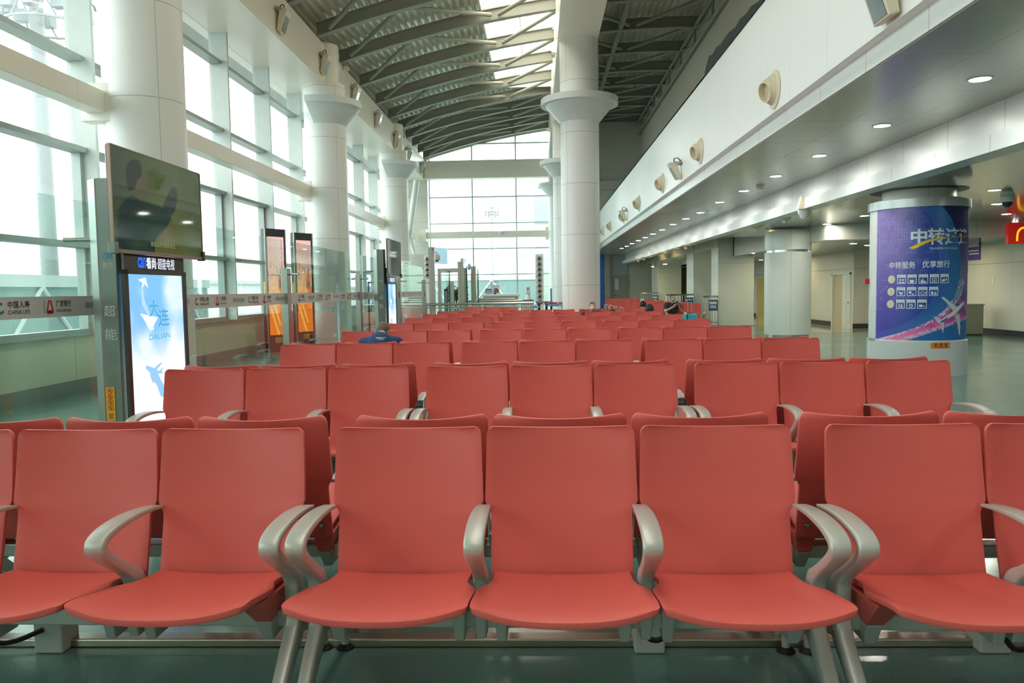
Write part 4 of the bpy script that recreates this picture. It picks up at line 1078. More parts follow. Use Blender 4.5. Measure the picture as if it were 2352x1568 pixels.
# ------------------------------------------------------------------ two orange portrait displays by the windows
def night_art(u, v):
    n1, n2, n3 = vnoise(u * .8, v * 2, 18, 4), vnoise(u, v * 2.2, 50, 9), vnoise(u * 1.0, v * .25, 34, 14)
    top, bot = np.array([236., 178., 160.]), np.array([246., 120., 12.])
    img = bot + (top - bot) * sstep(.25, .85, v)[..., None]
    img = blend(img, sstep(.55, .8, n1) * (v > .3) * (v < .75), (150, 110, 120), .55)
    img = blend(img, sstep(.5, .7, n3) * (v > .42), (222, 196, 214), .55)
    img = blend(img, sstep(.6, .7, vnoise(u, v * 3, 60, 31)) * (v > .35) * (v < .9), (120, 84, 92), .5)
    img = blend(img, sstep(.62, .75, n2) * (v < .7) * (v > .25), (255, 226, 150), .9)
    img = blend(img, sstep(.2, .55, n1) * (v < .5) * (v > .3), (255, 190, 90), .6)
    for (p, w) in (((.25, .32), .05), ((.15, .22), .06)):
        d = np.abs((u - p[0]) + (v - p[1]) * 1.6 - .05); img = blend(img, (d < w) & (v < p[1] + .06) & (v > p[1] - .22), (255, 196, 110), .9)
    img = blend(img, inpoly(u, v, [(.62, .47), (.64, .62), (.72, .64), (.76, .74), (.80, .64), (.88, .62), (.90, .47)]), (120, 70, 40), .9)
    img = blend(img, inpoly(u, v, [(.62, .56), (.9, .56), (.86, .63), (.66, .63)]), (222, 96, 30), .9)
    img = blend(img, (np.abs(v - .405) < .018) & (n2 > .42), (255, 250, 250), .8)
    img = blend(img, (u > .72) & (v > .42) & (v < .5), (226, 74, 50), .8)
    img = blend(img, sstep(.5, .8, n2) * (v < .2), (255, 150, 40), .5)
    return img
M_night = mat_print('night_street_picture', emit=.33, rough=.3, base=.1)
M_oldy = mat('amber_sticker', (226, 160, 60), .5)
def stand_display(pt, label):
    t = thing('portrait_display', label, 'display', (pt.x, pt.y, 0), R(57), 'portrait displays by the windows')
    W, H = .62, 3.06
    bx(-W / 2, W / 2, 0, .15, 0, H).build('cabinet', M_kdark, t, local=True, bevel=.01)
    MB().box(-W / 2 - .012, -W / 2 + .02, -.012, .01, 0, H).box(W / 2 - .02, W / 2 + .012, -.012, .01, 0, H).build('edge_trim', M_kskl, t, local=True)
    me = art_mesh('picture', 90, 260, lambda u, v: (-W / 2 + .06 + u * (W - .12), np.full(u.shape, -.004), .42 + v * (H - .62)), night_art)
    link_mesh('picture', me, M_night, t)
    bx(-W / 2 - .002, -W / 2 + .001, .04, .11, 1.3, 1.75).build('side_sticker', M_oldy, t, local=True)
    bx(-.1, .12, -.004, .0, .22, .36).build('front_sticker', M_oldy, t, local=True)
    return t
stand_display(PT(635, 640, y=19.4), 'tall portrait display with an orange night street picture, the left of two by the windows')
stand_display(PT(699, 640, y=20.9), 'tall portrait display with an orange night street picture, the right of two by the column')
# exit sign on the near column
q = PT(441, 796, x=XL + .38)
M_green = mat('exit_sign_green', (30, 120, 70), .5)
t = thing('exit_sign', 'small green running-person exit sign low on the nearest left column, right of the near kiosk', 'exit sign', (XL + .2, 11.33, .72))
b = MB().lathe([(.534, .66), (.534, .78), (.541, .78), (.541, .66), (.534, .66)], (XL, 11.8, 0), 14, -74, -38).build('panel', M_green, t, smooth=True)
def colbend(x, y, dz): a = R(-56) + x / .545; return Vector((XL + .545 * math.cos(a), 11.8 + .545 * math.sin(a), y))
sign_mesh('white_pictograms', [('安全出口', (-.15, .725, -.03, .76)), ('EXIT', (-.13, .68, -.05, .71), .01)], [disc(.06, .755, .012, 10), [(.03, .745), (.09, .73), (.06, .70), (.09, .675), (.075, .67), (.045, .70), (.03, .675), (.02, .68), (.045, .72)], rect(.12, .675, .16, .765)], None, M_txtw, t, bend=colbend)
# ------------------------------------------------------------------ printed drum column
DC = Vector((6.21, 13.1, 0)); DR = .705
PH0 = math.atan2(-DC.y, -DC.x)
DT, DB_ = PT(2106, 470, y=DC.y - .65).z, PT(2106, 783, y=DC.y - .65).z
M_drum = mat('drum_white_paint', (206, 214, 212), .3)
M_drumm = mat('drum_perforated_strip', (214, 220, 216), .4)
t = thing('printed_column', 'round column wrapped in a blue and purple airport transfer poster on a pale pedestal', 'printed column', (DC.x, DC.y, 0))
MB().lathe([(.74, 0), (.74, DB_ - .01), (.715, DB_ + .01), (.5, DB_ + .01)], DC, 72).build('pedestal', M_drum, t, smooth=True)
MB().lathe([(.68, DB_), (.68, DT + .12)], DC, 64).build('core', M_drumm, t, smooth=True)
MB().lathe([(.545, DT + .1), (.545, ZL + .03)], DC, 56).build('upper_shaft', M_col2, t, smooth=True)
MB().lathe([(.5, DT + .10), (.752, DT + .10), (.752, DT - .03), (.715, DT - .03)], DC, 72).build('top_ring', mat('drum_ring_metal', (186, 192, 188), .3, metal=.4), t, smooth=True)
a_l = math.degrees(PH0)
MB().lathe([(DR + .012, DB_), (DR + .012, DT)], DC, 20, a_l - 110, a_l - 55).build('perforated_strip', M_drumm, t, smooth=True)
b = MB()
for k in range(24):
    z = DB_ + .06 + k * (DT - DB_ - .1) / 23
    for d in (-71, -64.5):
        a = R(a_l + d); c = DC + Vector((math.cos(a), math.sin(a), 0)) * (DR + .0125); tv = Vector((-math.sin(a), math.cos(a), 0))
        b.face([c + tv * .009 * math.cos(w) + Vector((0, 0, .011 * math.sin(w))) for w in [2 * math.pi * j / 8 for j in range(8)]])
b.build('perforations', M_dark, t)['kind'] = 'stuff'
def drum(a, z, dz=0.0): 
    dz += .004; ph = PH0 + a / DR; return Vector((DC.x + (DR + .012 + dz) * math.cos(ph), DC.y + (DR + .012 + dz) * math.sin(ph), z))
PXC, PXR = 2106.5, 113.5
def d_a(px): return DR * math.asin(max(-1, min(1, (px - PXC) / PXR)))
def d_z(py): return DT + (DB_ - DT) * (py - 470) / (783 - 470)
A0, A1 = DR * R(-55), DR * R(100)
def poster_art(u, v):
    a = A0 + u * (A1 - A0); th = np.clip(a / DR, -1.55, 1.55)
    x = PXC + PXR * np.sin(th) + np.maximum(0, a / DR - 1.55) * 30; y = 783 + (470 - 783) * v
    n, n2 = vnoise(u * 1.4, v * 1.6, 22, 11), vnoise(u, v, 110, 12)
    img = np.zeros(u.shape + (3,))
    k = sstep(2040, 2150, x + (y - 620) * .12)[..., None]
    lav = np.array([128., 104., 180.]) + (np.array([72., 66., 170.]) - np.array([128., 104., 180.])) * sstep(520, 760, y)[..., None]
    img = lav * (1 - k) + np.array([22., 66., 156.]) * k
    xe = np.interp(y, [466, 500, 545, 600, 640, 680, 710, 735, 752, 765, 783], [2152, 2178, 2195, 2202, 2199, 2190, 2170, 2140, 2105, 2070, 2015])
    d = xe - x
    inside = d > 0
    img = blend(img, inside * sstep(62, 4, d) * sstep(2035, 2120, x), (24, 108, 172), .95)
    line = (np.abs(((d + .02 * (y - 466)) % 5.0) - 2.5) < .75) & inside & (d < 46)
    img = blend(img, line, (96, 150, 214), .55)
    gx, gy = (x - 2012) % 5.2, (y - 472) % 5.2
    m = (np.hypot(gx - 2.6, gy - 2.6) < 1.25) & inside & (d > 50)
    land = (n > .38) & (y < 580) & (x < 2132 - (y - 470) * .25) | (n > .72) & (y < 710)
    img = blend(img, m & land, (168, 170, 226), .75)
    rt = np.zeros_like(img)
    for c in range(3): rt[..., c] = np.interp(y, [466, 545, 600, 650, 690, 720, 750, 783], [[22, 30, 92, 118, 96, 150, 206, 240][c_] if c == 0 else [20, 28, 84, 104, 64, 72, 84, 150][c_] if c == 1 else [88, 100, 150, 170, 140, 150, 168, 190][c_] for c_ in range(8)])
    rt = blend(rt, sstep(.45, .7, vnoise(u + v, v - u * .5, 14, 21)) * (y > 690), (236, 120, 186), .6)
    rt = blend(rt, sstep(.5, .8, n) * (y > 620) * (y < 720), (196, 150, 200), .4)
    city = (d > -14) & (d < 0) & (y > 640) & (n2 > .45)
    rt = blend(rt, city, (226, 230, 240), .8)
    rt = blend(rt, (d > -12) & (d < 0) & (y > 610) & (y < 690) & (n2 > .55), (96, 150, 180), .8)
    yl = 783 - (x - 2085) * .36
    low = y > yl
    rt = blend(rt, low, (20, 100, 168)); rt = blend(rt, low & (np.abs(((y - yl) % 5) - 2.5) < .8), (60, 140, 204), .6)
    rt = blend(rt, (~low) & (yl - y < 9) & (n2 > .5), (200, 214, 226), .8)
    img = np.where(inside[..., None], img, rt)
    S = lambda L: [(2000 + q[0] / 6.533, 560 + q[1] / 6.533) for q in L]
    white = (224, 230, 232)
    for poly, c in (([(1385, 868), (1375, 920), (1255, 1060), (1110, 1150), (1030, 1190), (985, 1165), (1060, 1132), (1200, 1030), (1330, 905)], white), ([(1045, 805), (1080, 795), (1180, 880), (1290, 955), (1225, 1015), (1180, 960), (1120, 880)], (206, 216, 224)),
                    ([(1250, 1075), (1310, 1058), (1332, 1250), (1330, 1388), (1312, 1370), (1285, 1200)], (206, 214, 222)), ([(935, 1085), (1000, 1105), (1065, 1140), (1010, 1172), (970, 1140)], (190, 200, 214)), ([(1042, 1185), (1098, 1178), (1092, 1270), (1080, 1348), (1062, 1270)], (196, 206, 216)), ([(1040, 1165), (1165, 1090), (1130, 1140), (1045, 1188)], (90, 100, 130))):
        img = blend(img, inpoly(x, y, S(poly)), c)
    return img
M_post = mat_print('transfer_poster_print', rough=.35)
me = art_mesh('poster', 420, 400, lambda u, v: (lambda ph: (DC.x + (DR + .012) * np.cos(ph), DC.y + (DR + .012) * np.sin(ph), DB_ + .005 + v * (DT - DB_ - .01)))(PH0 + (A0 + u * (A1 - A0)) / DR), poster_art)
me.transform(Matrix.Translation(-wloc(t))); po = link_mesh('poster', me, M_post, t)
for f in me.polygons: f.use_smooth = True
def dbox(x0, y0, x1, y1): return (d_a(x0), d_z(y1), d_a(x1), d_z(y0))
M_pw = mat('poster_white_print', (222, 232, 234), .4); M_py = mat('poster_yellow_print', (224, 196, 60), .4); M_po = mat('poster_orange_print', (206, 110, 50), .4); M_pb = mat('poster_pale_blue_print', (150, 190, 205), .4); M_pc = mat('poster_coin_print', (224, 214, 178), .4)
sign_mesh('white_lettering', [('中', dbox(2091, 525, 2127, 558), .03), ('转', dbox(2128, 524, 2164, 563), .02), ('连', dbox(2165, 524, 2198, 563), .02), ('连', dbox(2196, 524, 2214, 563), .02), ('TRANSFER VIA DALIAN', dbox(2131, 568, 2193, 573)), ('中转服务', dbox(2044.5, 599, 2102.5, 615), .012), ('优享旅行', dbox(2117, 598, 2176.5, 614.5), .012)], (), None, M_pw, po, bend=drum)
sw = [(2087, 568), (2100, 562), (2115, 555), (2133, 549), (2150, 546.5), (2170, 545), (2190, 544.2), (2205, 543.5), (2213, 541), (2219, 537)]
lo_ = [(2219, 538.5), (2213, 543), (2205, 545.5), (2190, 546.5), (2170, 548), (2150, 550.5), (2133, 555), (2115, 563), (2105, 569), (2096, 571)]
cv = lambda L: [(d_a(p[0]), d_z(p[1])) for p in L]
sq = []
for i in range(len(sw) - 1): sq.append(cv([sw[i], sw[i + 1], lo_[len(lo_) - 2 - i], lo_[len(lo_) - 1 - i]]))
sign_mesh('yellow_swoosh', (), sq[:5], None, M_py, po, bend=drum, dz=.006); sign_mesh('orange_swoosh', (), sq[5:], None, M_po, po, bend=drum, dz=.006)
Cc = lambda x, y: (2000 + x / 6.533, 560 + y / 6.533)
wh, hd, coin = [], [], []
def Q(L): return cv([Cc(*p) for p in L])
def rr_(x0, y0, x1, y1): return [Q([(x0, y0), (x1, y0), (x1, y1), (x0, y1)])]
rows = [(452, 588, [(408, 536), (559, 690), (718, 851), (876, 1003), (1027, 1143)]), (641, 776, [(403, 529), (554, 687), (712, 846), (870, 998)]), (830, 966, [(399, 524), (549, 680), (706, 840)])]
heads = [['免行李', '免小食', '免正餐', '免安检', '免退改'], ['惠购物', '惠旅游', '惠美食', '惠联运'], ['享引导', '享快线', '享休息']]
ttx = []
for ri, (y0, y1, xs) in enumerate(rows):
    cx = 325 - 5 * ri; coin.append(Q([(cx + 54 * math.cos(w), (y0 + y1) / 2 + 62 * math.sin(w)) for w in [2 * math.pi * j / 20 for j in range(20)]]))
    for ci, (x0, x1) in enumerate(xs):
        w = 9
        for bxx in ((x0, y0, x0 + w, y1), (x1 - w, y0, x1, y1), (x0, y1 - w, x1, y1), (x0, y0, x1, y0 + 46)): wh += rr_(*bxx)
        bx0 = Cc(x0 + 18, y0 + 12); bx1 = Cc(x1 - 18, y0 + 38); ttx.append((heads[ri][ci], (d_a(bx0[0]), d_z(bx1[1]), d_a(bx1[0]), d_z(bx0[1]))))
        mx, my = (x0 + x1) / 2, y0 + 92
        k = (ri, ci)
        if k == (0, 0): [wh.extend(rr_(mx + a, my + b_, mx + a + 34, my + b_ + 18)) for a in (-38, 6) for b_ in (-22, 14)]
        elif k == (0, 1): wh.extend(rr_(mx - 34, my - 12, mx + 20, my + 30)); wh.extend(rr_(mx + 20, my, mx + 34, my + 16))
        elif k == (0, 2): wh.extend(rr_(mx - 34, my - 6, mx - 2, my + 32)); wh.extend(rr_(mx + 4, my + 4, mx + 34, my + 32)); wh.extend(rr_(mx - 10, my - 34, mx - 2, my - 6))
        elif k == (0, 3): wh.extend(rr_(mx - 32, my - 30, mx - 22, my + 32)); wh.extend(rr_(mx + 22, my - 30, mx + 32, my + 32)); wh.extend(rr_(mx - 32, my - 34, mx + 32, my - 26)); wh.extend(rr_(mx - 7, my - 14, mx + 7, my + 32))
        elif k == (0, 4): wh.append(Q([(mx - 42, my + 16), (mx - 30, my - 12), (mx, my - 18), (mx + 12, my), (mx - 8, my + 22)])); wh.append(Q([(mx + 14, my - 26), (mx + 36, my - 20), (mx + 30, my + 4), (mx + 14, my + 10)]))
        elif k == (1, 0): wh.append(Q([(mx - 36, my - 28), (mx - 24, my - 28), (mx - 18, my - 14), (mx + 32, my - 14), (mx + 22, my + 14), (mx - 16, my + 14)])); wh.extend(rr_(mx - 14, my + 20, mx - 4, my + 30)); wh.extend(rr_(mx + 12, my + 20, mx + 22, my + 30))
        elif k == (1, 1): wh.append(Q([(mx - 22 + 22 * math.cos(w), my - 14 + 20 * math.sin(w)) for w in [2 * math.pi * j / 12 for j in range(12)]])); wh.extend(rr_(mx - 25, my, mx - 19, my + 32)); wh.extend(rr_(mx, my + 6, mx + 34, my + 18)); wh.extend(rr_(mx + 4, my + 18, mx + 10, my + 32)); wh.extend(rr_(mx + 26, my + 18, mx + 32, my + 32))
        elif k == (1, 2) or k == (2, 1):
            for j in range(16):
                a_, b__ = 2 * math.pi * j / 16, 2 * math.pi * (j + 1) / 16
                wh.append(Q([(mx + 20 * math.cos(a_), my + 20 * math.sin(a_)), (mx + 29 * math.cos(a_), my + 29 * math.sin(a_)), (mx + 29 * math.cos(b__), my + 29 * math.sin(b__)), (mx + 20 * math.cos(b__), my + 20 * math.sin(b__))]))
            if ri == 1: wh.extend(rr_(mx - 48, my - 26, mx - 40, my + 28)); wh.extend(rr_(mx + 38, my - 26, mx + 48, my + 28))
            else: wh.extend(rr_(mx - 3, my - 16, mx + 3, my + 4)); wh.extend(rr_(mx - 3, my, mx + 14, my + 5))
        elif k == (1, 3): wh.extend(rr_(mx - 38, my - 24, mx - 4, my + 26)); wh.extend(rr_(mx + 4, my + 6, mx + 46, my + 26)); wh.extend(rr_(mx + 14, my - 20, mx + 30, my + 6))
        elif k == (2, 0): wh.extend(rr_(mx - 26, my - 30, mx - 12, my + 28)); wh.append(Q([(mx + 8, my - 24), (mx + 24, my - 24), (mx + 34, my + 28), (mx + 6, my + 28)]))
        else: wh.extend(rr_(mx - 42, my - 16, mx + 8, my + 18)); wh.extend(rr_(mx + 14, my - 2, mx + 44, my + 6)); wh.extend(rr_(mx + 16, my + 6, mx + 22, my + 24)); wh.extend(rr_(mx + 36, my + 6, mx + 42, my + 24))
sign_mesh('icon_row', (), wh, None, M_pw, po, bend=drum)
sign_mesh('icon_lettering', ttx, (), None, M_pb, po, bend=drum, dz=.006)
sign_mesh('coin_disc', (), coin, None, M_pc, po, bend=drum)
sign_mesh('coin_lettering', [(s_, (d_a(Cc(325 - 5 * i - 26, 0)[0]), d_z(Cc(0, y + 26)[1]), d_a(Cc(325 - 5 * i + 26, 0)[0]), d_z(Cc(0, y - 26)[1]))) for i, (s_, y) in enumerate((('免', 520), ('惠', 708), ('享', 898)))], (), None, M_greyt, po, bend=drum, dz=.006)
M_or = mat('orange_sticker', (232, 140, 36), .5)
def pdbend(a, z, dz): ph = PH0 + a / .74; return Vector((DC.x + (.742 + dz) * math.cos(ph), DC.y + (.742 + dz) * math.sin(ph), z))
pa = lambda px: .74 * math.asin((px - 2103.5) / 118.5)
pzm = lambda py: PT(2150, py, y=DC.y - .8).z
st = sign_mesh('caution_sticker', (), [rect(pa(2136), pzm(801), pa(2179), pzm(787))], None, M_or, t, bend=pdbend)
ps = []
for px in (2147.5, 2159, 2170): ps += ring_polys(pa(px), pzm(792.3), .022, .028, 14); ps += [disc(pa(px), pzm(791), .008, 8), rect(pa(px) - .006, pzm(795.5), pa(px) + .006, pzm(792)), rect(pa(px) - .014, pzm(793.5), pa(px) + .014, pzm(792.6))]
for k in range(7): ps.append(rect(pa(2143.5 + 4.5 * k), pzm(799), pa(2146.8 + 4.5 * k), pzm(797.6)))
sign_mesh('sticker_print', (), ps, None, M_txtk, st, bend=pdbend, dz=.002)
sign_mesh('grey_tag', (), [rect(pa(1990), pzm(788), pa(2009), pzm(781.5))], None, mat('grey_tag', (150, 156, 166), .5), t, bend=pdbend)
# red hose-call box on the strip
q = Vector((DC.x + (DR + .03) * math.cos(PH0 + R(-84)), DC.y + (DR + .03) * math.sin(PH0 + R(-84)), PT(1996, 646, y=13.2).z))
single('alarm_box', bx(q.x - .07, q.x + .055, q.y - .06, q.y + .05, q.z - .045, q.z + .045), mat('alarm_red', (190, 36, 30), .4), 'small red alarm box on the left edge of the printed column', 'alarm box', (q.x, q.y, q.z), bevel=.006)
# dark recess ring in the ceiling round the shaft
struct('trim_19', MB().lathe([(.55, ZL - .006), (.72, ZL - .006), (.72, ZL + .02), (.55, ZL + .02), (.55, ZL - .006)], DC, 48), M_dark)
# ------------------------------------------------------------------ hanging red sign with the golden arches
M_sred = mat_emit('red_sign_face', (186, 30, 22), .12); M_sgold = mat_emit('gold_sign_mark', (250, 200, 30), .25)
p0, p1 = PT(2315, 560, y=19.1), PT(2315, 511, y=19.1)
t = thing('hanging_sign', 'red hanging sign with a golden double arch under the low ceiling at the right edge', 'sign', (p0.x + .55, 19.1, p0.z))
bx(p0.x, p0.x + 1.1, 19.1, 19.2, p0.z, p1.z).build('sign_box', M_sred, t, bevel=.005)
for x in (p0.x + .2, p0.x + .9): MB().tube([(x, 19.15, p1.z), (x, 19.15, ZL)], .01, 8).build('hanger', M_steel, t)
H = p1.z - p0.z; cx = p0.x + .52; po_ = []
for s in (-1, 1):
    for k in range(24):
        t0, t1 = k / 24, (k + 1) / 24
        def arch(tt, g):
            a = math.pi * tt; return (cx + s * .155 + (.155 + g) * math.cos(a) * .98, p0.z + .12 * H + (.62 * H + g) * max(0, math.sin(a)) ** .55)
        po_.append([arch(t0, -.022), arch(t0, .028), arch(t1, .028), arch(t1, -.022)])
sign_mesh('gold_mark', (), po_, PY(19.098), M_sgold, t)
# purple wall sign
p0, p1 = PT(2224, 597, x=12.73), PT(2251, 555, x=12.73)
t = thing('purple_wall_sign', 'small purple and white notice on the wall right of the printed column', 'sign', (12.73, p1.y, p0.z))
ya, yb_ = sorted((PT(2251, 580, x=12.73).y, PT(2212, 580, x=12.73).y)); za, zz = PT(2240, 597, x=12.73).z, PT(2240, 553, x=12.73).z
bx(12.722, 12.75, ya, yb_, za, zz).build('panel', mat('purple_print', (86, 66, 140), .5), t)
bx(12.718, 12.722, ya + .68 * (yb_ - ya), yb_, za, zz).build('figure_panel', M_txtw, t)
MNX = Matrix.Translation((12.717, 0, 0)) @ Matrix(((0, 0, -1, 0), (-1, 0, 0, 0), (0, 1, 0, 0), (0, 0, 0, 1)))
hz = zz - za
sign_mesh('white_marks', (), [rect(-yb_ + (.36 + .085 * k_) * (yb_ - ya), zz - .32 * hz, -yb_ + (.425 + .085 * k_) * (yb_ - ya), zz - (.14 + .02 * (k_ % 2)) * hz) for k_ in range(7)] + [rect(-yb_ + (.36 + .12 * k_) * (yb_ - ya), zz - .55 * hz, -yb_ + (.45 + .12 * k_) * (yb_ - ya), zz - .47 * hz) for k_ in range(5)] + [rect(-ya - .6 * (yb_ - ya), zz - .7 * hz, -ya - .03, zz - .64 * hz)], MNX, M_txtw, t)
yc = ya + .84 * (yb_ - ya)
sign_mesh('figure_print', (), [disc(-yc, zz - .28 * hz, .06, 12), [(-yc - .06, zz - .36 * hz), (-yc + .06, zz - .36 * hz), (-yc + .05, zz - .85 * hz), (-yc - .05, zz - .85 * hz)]], MNX, mat('figure_dark_print', (90, 40, 60), .5), t)
# beige cabinet by that wall
p = PT(2258, 770, z=0)
t = thing('beige_cabinet', 'plain beige cabinet against the wall right of the printed column', 'cabinet', (p.x - .4, p.y, 0))
bx(p.x - 1.0, p.x, p.y, p.y + .5, .04, .84).build('body', mat('beige_laminate', (150, 148, 126), .4), t, bevel=.005)
bx(p.x - 1.02, p.x + .02, p.y - .02, p.y + .52, .84, .87).build('top', mat('beige_edge', (176, 170, 150), .4), t)
bx(p.x - .98, p.x - .02, p.y + .02, p.y + .48, 0, .04).build('plinth', M_dark, t)
# switch plate
q = PT(2281, 644, x=12.74); single('wall_plate', bx(12.735, 12.75, q.y - .05, q.y + .05, q.z - .1, q.z + .1), M_white, 'small white switch plate on the right wall', 'switch plate', (12.74, q.y, q.z), bevel=.004)
for i, (px, py, xx) in enumerate(((1895, 718, 10.45), (1731, 704, 10.45))):
    q = PT(px, py, x=xx); single('wall_socket', bx(xx - .012, xx, q.y - .05, q.y + .05, q.z - .05, q.z + .05), M_white, f'small white wall socket {["between the plain round column and the white door", "left of the yellow door"][i]}', 'socket', (xx, q.y, q.z), bevel=.003)
# ---- doors
M_door = mat('white_door_paint', (222, 224, 212), .35); M_jamb = mat('beige_door_leaf', (196, 184, 156), .45); M_bronze = mat('bronze_handle', (92, 64, 48), .35, metal=.7)
d = thing('door_1', None, None, (10.45, 26.6, 0), kind='structure')
MB().box(10.41, 10.66, 26.58, 26.66, 0, 1.86).box(10.41, 10.66, 28.19, 28.27, 0, 1.86).box(10.41, 10.66, 26.58, 28.27, 1.80, 1.88).build('door_frame', M_door, d)
bx(10.5, 10.55, 27.42, 28.19, 0, 1.80).build('beige_leaf', M_jamb, d)
b = MB().box(10.47, 10.51, 26.66, 27.42, 0, 1.80)
for (z0, z1) in ((.1, .8), (.95, 1.7)):
    for (y0, y1) in ((26.74, 26.98), (27.08, 27.34)): b.box(10.460, 10.47, y0, y1, z0, z1)
lf = b.build('white_leaf', M_door, d, bevel=.004)
bx(10.455, 10.47, 26.70, 26.74, .72, .96).build('handle_plate', M_bronze, lf); MB().tube([(10.45, 26.72, .86), (10.42, 26.72, .86), (10.42, 26.86, .86)], .012, 8).build('handle', M_bronze, lf)
d = thing('door_2', None, None, (10.45, 36.4, 0), kind='structure')
MB().box(10.42, 10.66, 36.38, 36.46, 0, 1.92).box(10.42, 10.66, 37.84, 37.92, 0, 1.92).box(10.42, 10.66, 36.38, 37.92, 1.86, 1.94).build('door_frame', M_door, d)
bx(10.48, 10.52, 36.46, 37.84, 0, 1.86).build('door_leaf', mat('yellow_door_paint', (206, 188, 104), .4), d)
p0, p1 = PT(1405, 631, y=YF - .05), PT(1443, 631, y=YF - .05)
d = thing('door_3', None, None, (p0.x, YF, 0), kind='structure')
bx(p0.x, p1.x, YF - .06, YF, 0, p0.z).build('door_leaf', mat('grey_door_paint', (150, 154, 146), .4), d)
bx(p0.x, p1.x, YF - .05, YF, p0.z + .05, 3.45).build('overpanel', mat('blue_grey_panel', (168, 178, 180), .4), d)
a0_, a1_ = PT(1412, 666, y=YF - .07), PT(1420.5, 640, y=YF - .07)
bx(a0_.x, a1_.x, YF - .07, YF - .06, a0_.z, a1_.z).build('vision_panel', mat('frosted_pane', (206, 212, 212), .3), d)
MB().tube([(p0.x + .1, YF - .09, PT(1408, 678, y=YF).z), (p0.x + .28, YF - .09, PT(1408, 678, y=YF).z)], .02, 8).build('handle', M_steel, d)
# ---- black screens in the dark corridor, small steel gates between the pillars
M_glow = mat_emit('screen_green_lettering', (120, 220, 20), .5); M_glowb = mat_emit('screen_blue_white_lettering', (170, 180, 255), .6)
for i, (x0, y0, x1, y1, lab) in enumerate(((1538, 640, 1569, 657, 'with green lettering, between the second and third square pillars'), (1478, 641, 1500, 656, 'with white lettering, between the third and fourth square pillars'))):
    yy_ = 45.97 if i == 0 else 57.97
    if i == 0: x0, x1 = 1550, 1569
    p0, p1 = PT(x0, y1, y=yy_), PT(x1, y0, y=yy_)
    t = thing('information_screen', f'black wall screen {lab}', 'screen', ((p0.x + p1.x) / 2, yy_, p0.z), group='black corridor screens')
    bx(p0.x, p1.x, yy_ - .02, yy_ + .02, p0.z, p1.z).build('screen', M_kblk, t)
    W, Hh = p1.x - p0.x, p1.z - p0.z
    if i == 0: sign_mesh('lettering', [('Drinking Water', (p0.x + .1 * W, p0.z + .36 * Hh, p0.x + .85 * W, p0.z + .48 * Hh))], (), PY(yy_ - .022), M_glow, t)
    else: sign_mesh('lettering', [('5', (p0.x + .55 * W, p0.z + .25 * Hh, p0.x + .85 * W, p0.z + .75 * Hh), .03)], (), PY(yy_ - .022), M_glowb, t)
M_bsign = mat('blue_sign_plate', (44, 86, 120), .4)
def gate(x0, x1, y, h, label):
    t = thing('steel_gate', label, 'railing', (x0, y, 0), group='steel gates by the square pillars')
    MB().tube([(x0, y, h), (x1, y, h)], .035, 12).build('top_rail', M_steel, t, smooth=True)
    MB().tube([(x0, y, .15), (x1, y, .15)], .02, 10).build('bottom_rail', M_steel, t, smooth=True)
    n = max(3, int((x1 - x0) / .11)); b = MB()
    for k in range(n + 1):
        x = x0 + .02 + (x1 - x0 - .04) * k / n
        MB().tube([(x, y, 0 if k in (0, n) else .15), (x, y, h)], .02 if k in (0, n) else .011, 8).build('post' if k in (0, n) else 'baluster', M_steel, t, smooth=True)
    p = bx(x1 - .36, x1 - .04, y - .04, y - .025, h - .52, h - .12).build('notice_plate', M_bsign, t)
    sign_mesh('notice_lettering', (), [rect(x1 - .33 + .068 * k_, h - .28, x1 - .28 + .068 * k_, h - .18 - .012 * (k_ % 2)) for k_ in range(4)] + [rect(x1 - .32, h - .42, x1 - .08, h - .39), rect(x1 - .32, h - .36, x1 - .1, h - .33)], PY(y - .042), M_txtw, p)
gate(PT(1615, 700, y=29.0).x, 6.6, 29.0, PT(1620, 681, y=29).z, 'steel gate with a blue notice beside the nearest square pillar')
gate(PT(1530, 700, y=33.6).x, 6.6, 33.6, PT(1550, 677, y=33.6).z, 'steel gate with a blue notice behind the person looking at a phone')
gate(PT(1473, 690, y=43.4).x, 6.6, 43.4, PT(1485, 673, y=43.4).z, 'steel gate with a blue notice left of the third square pillar')
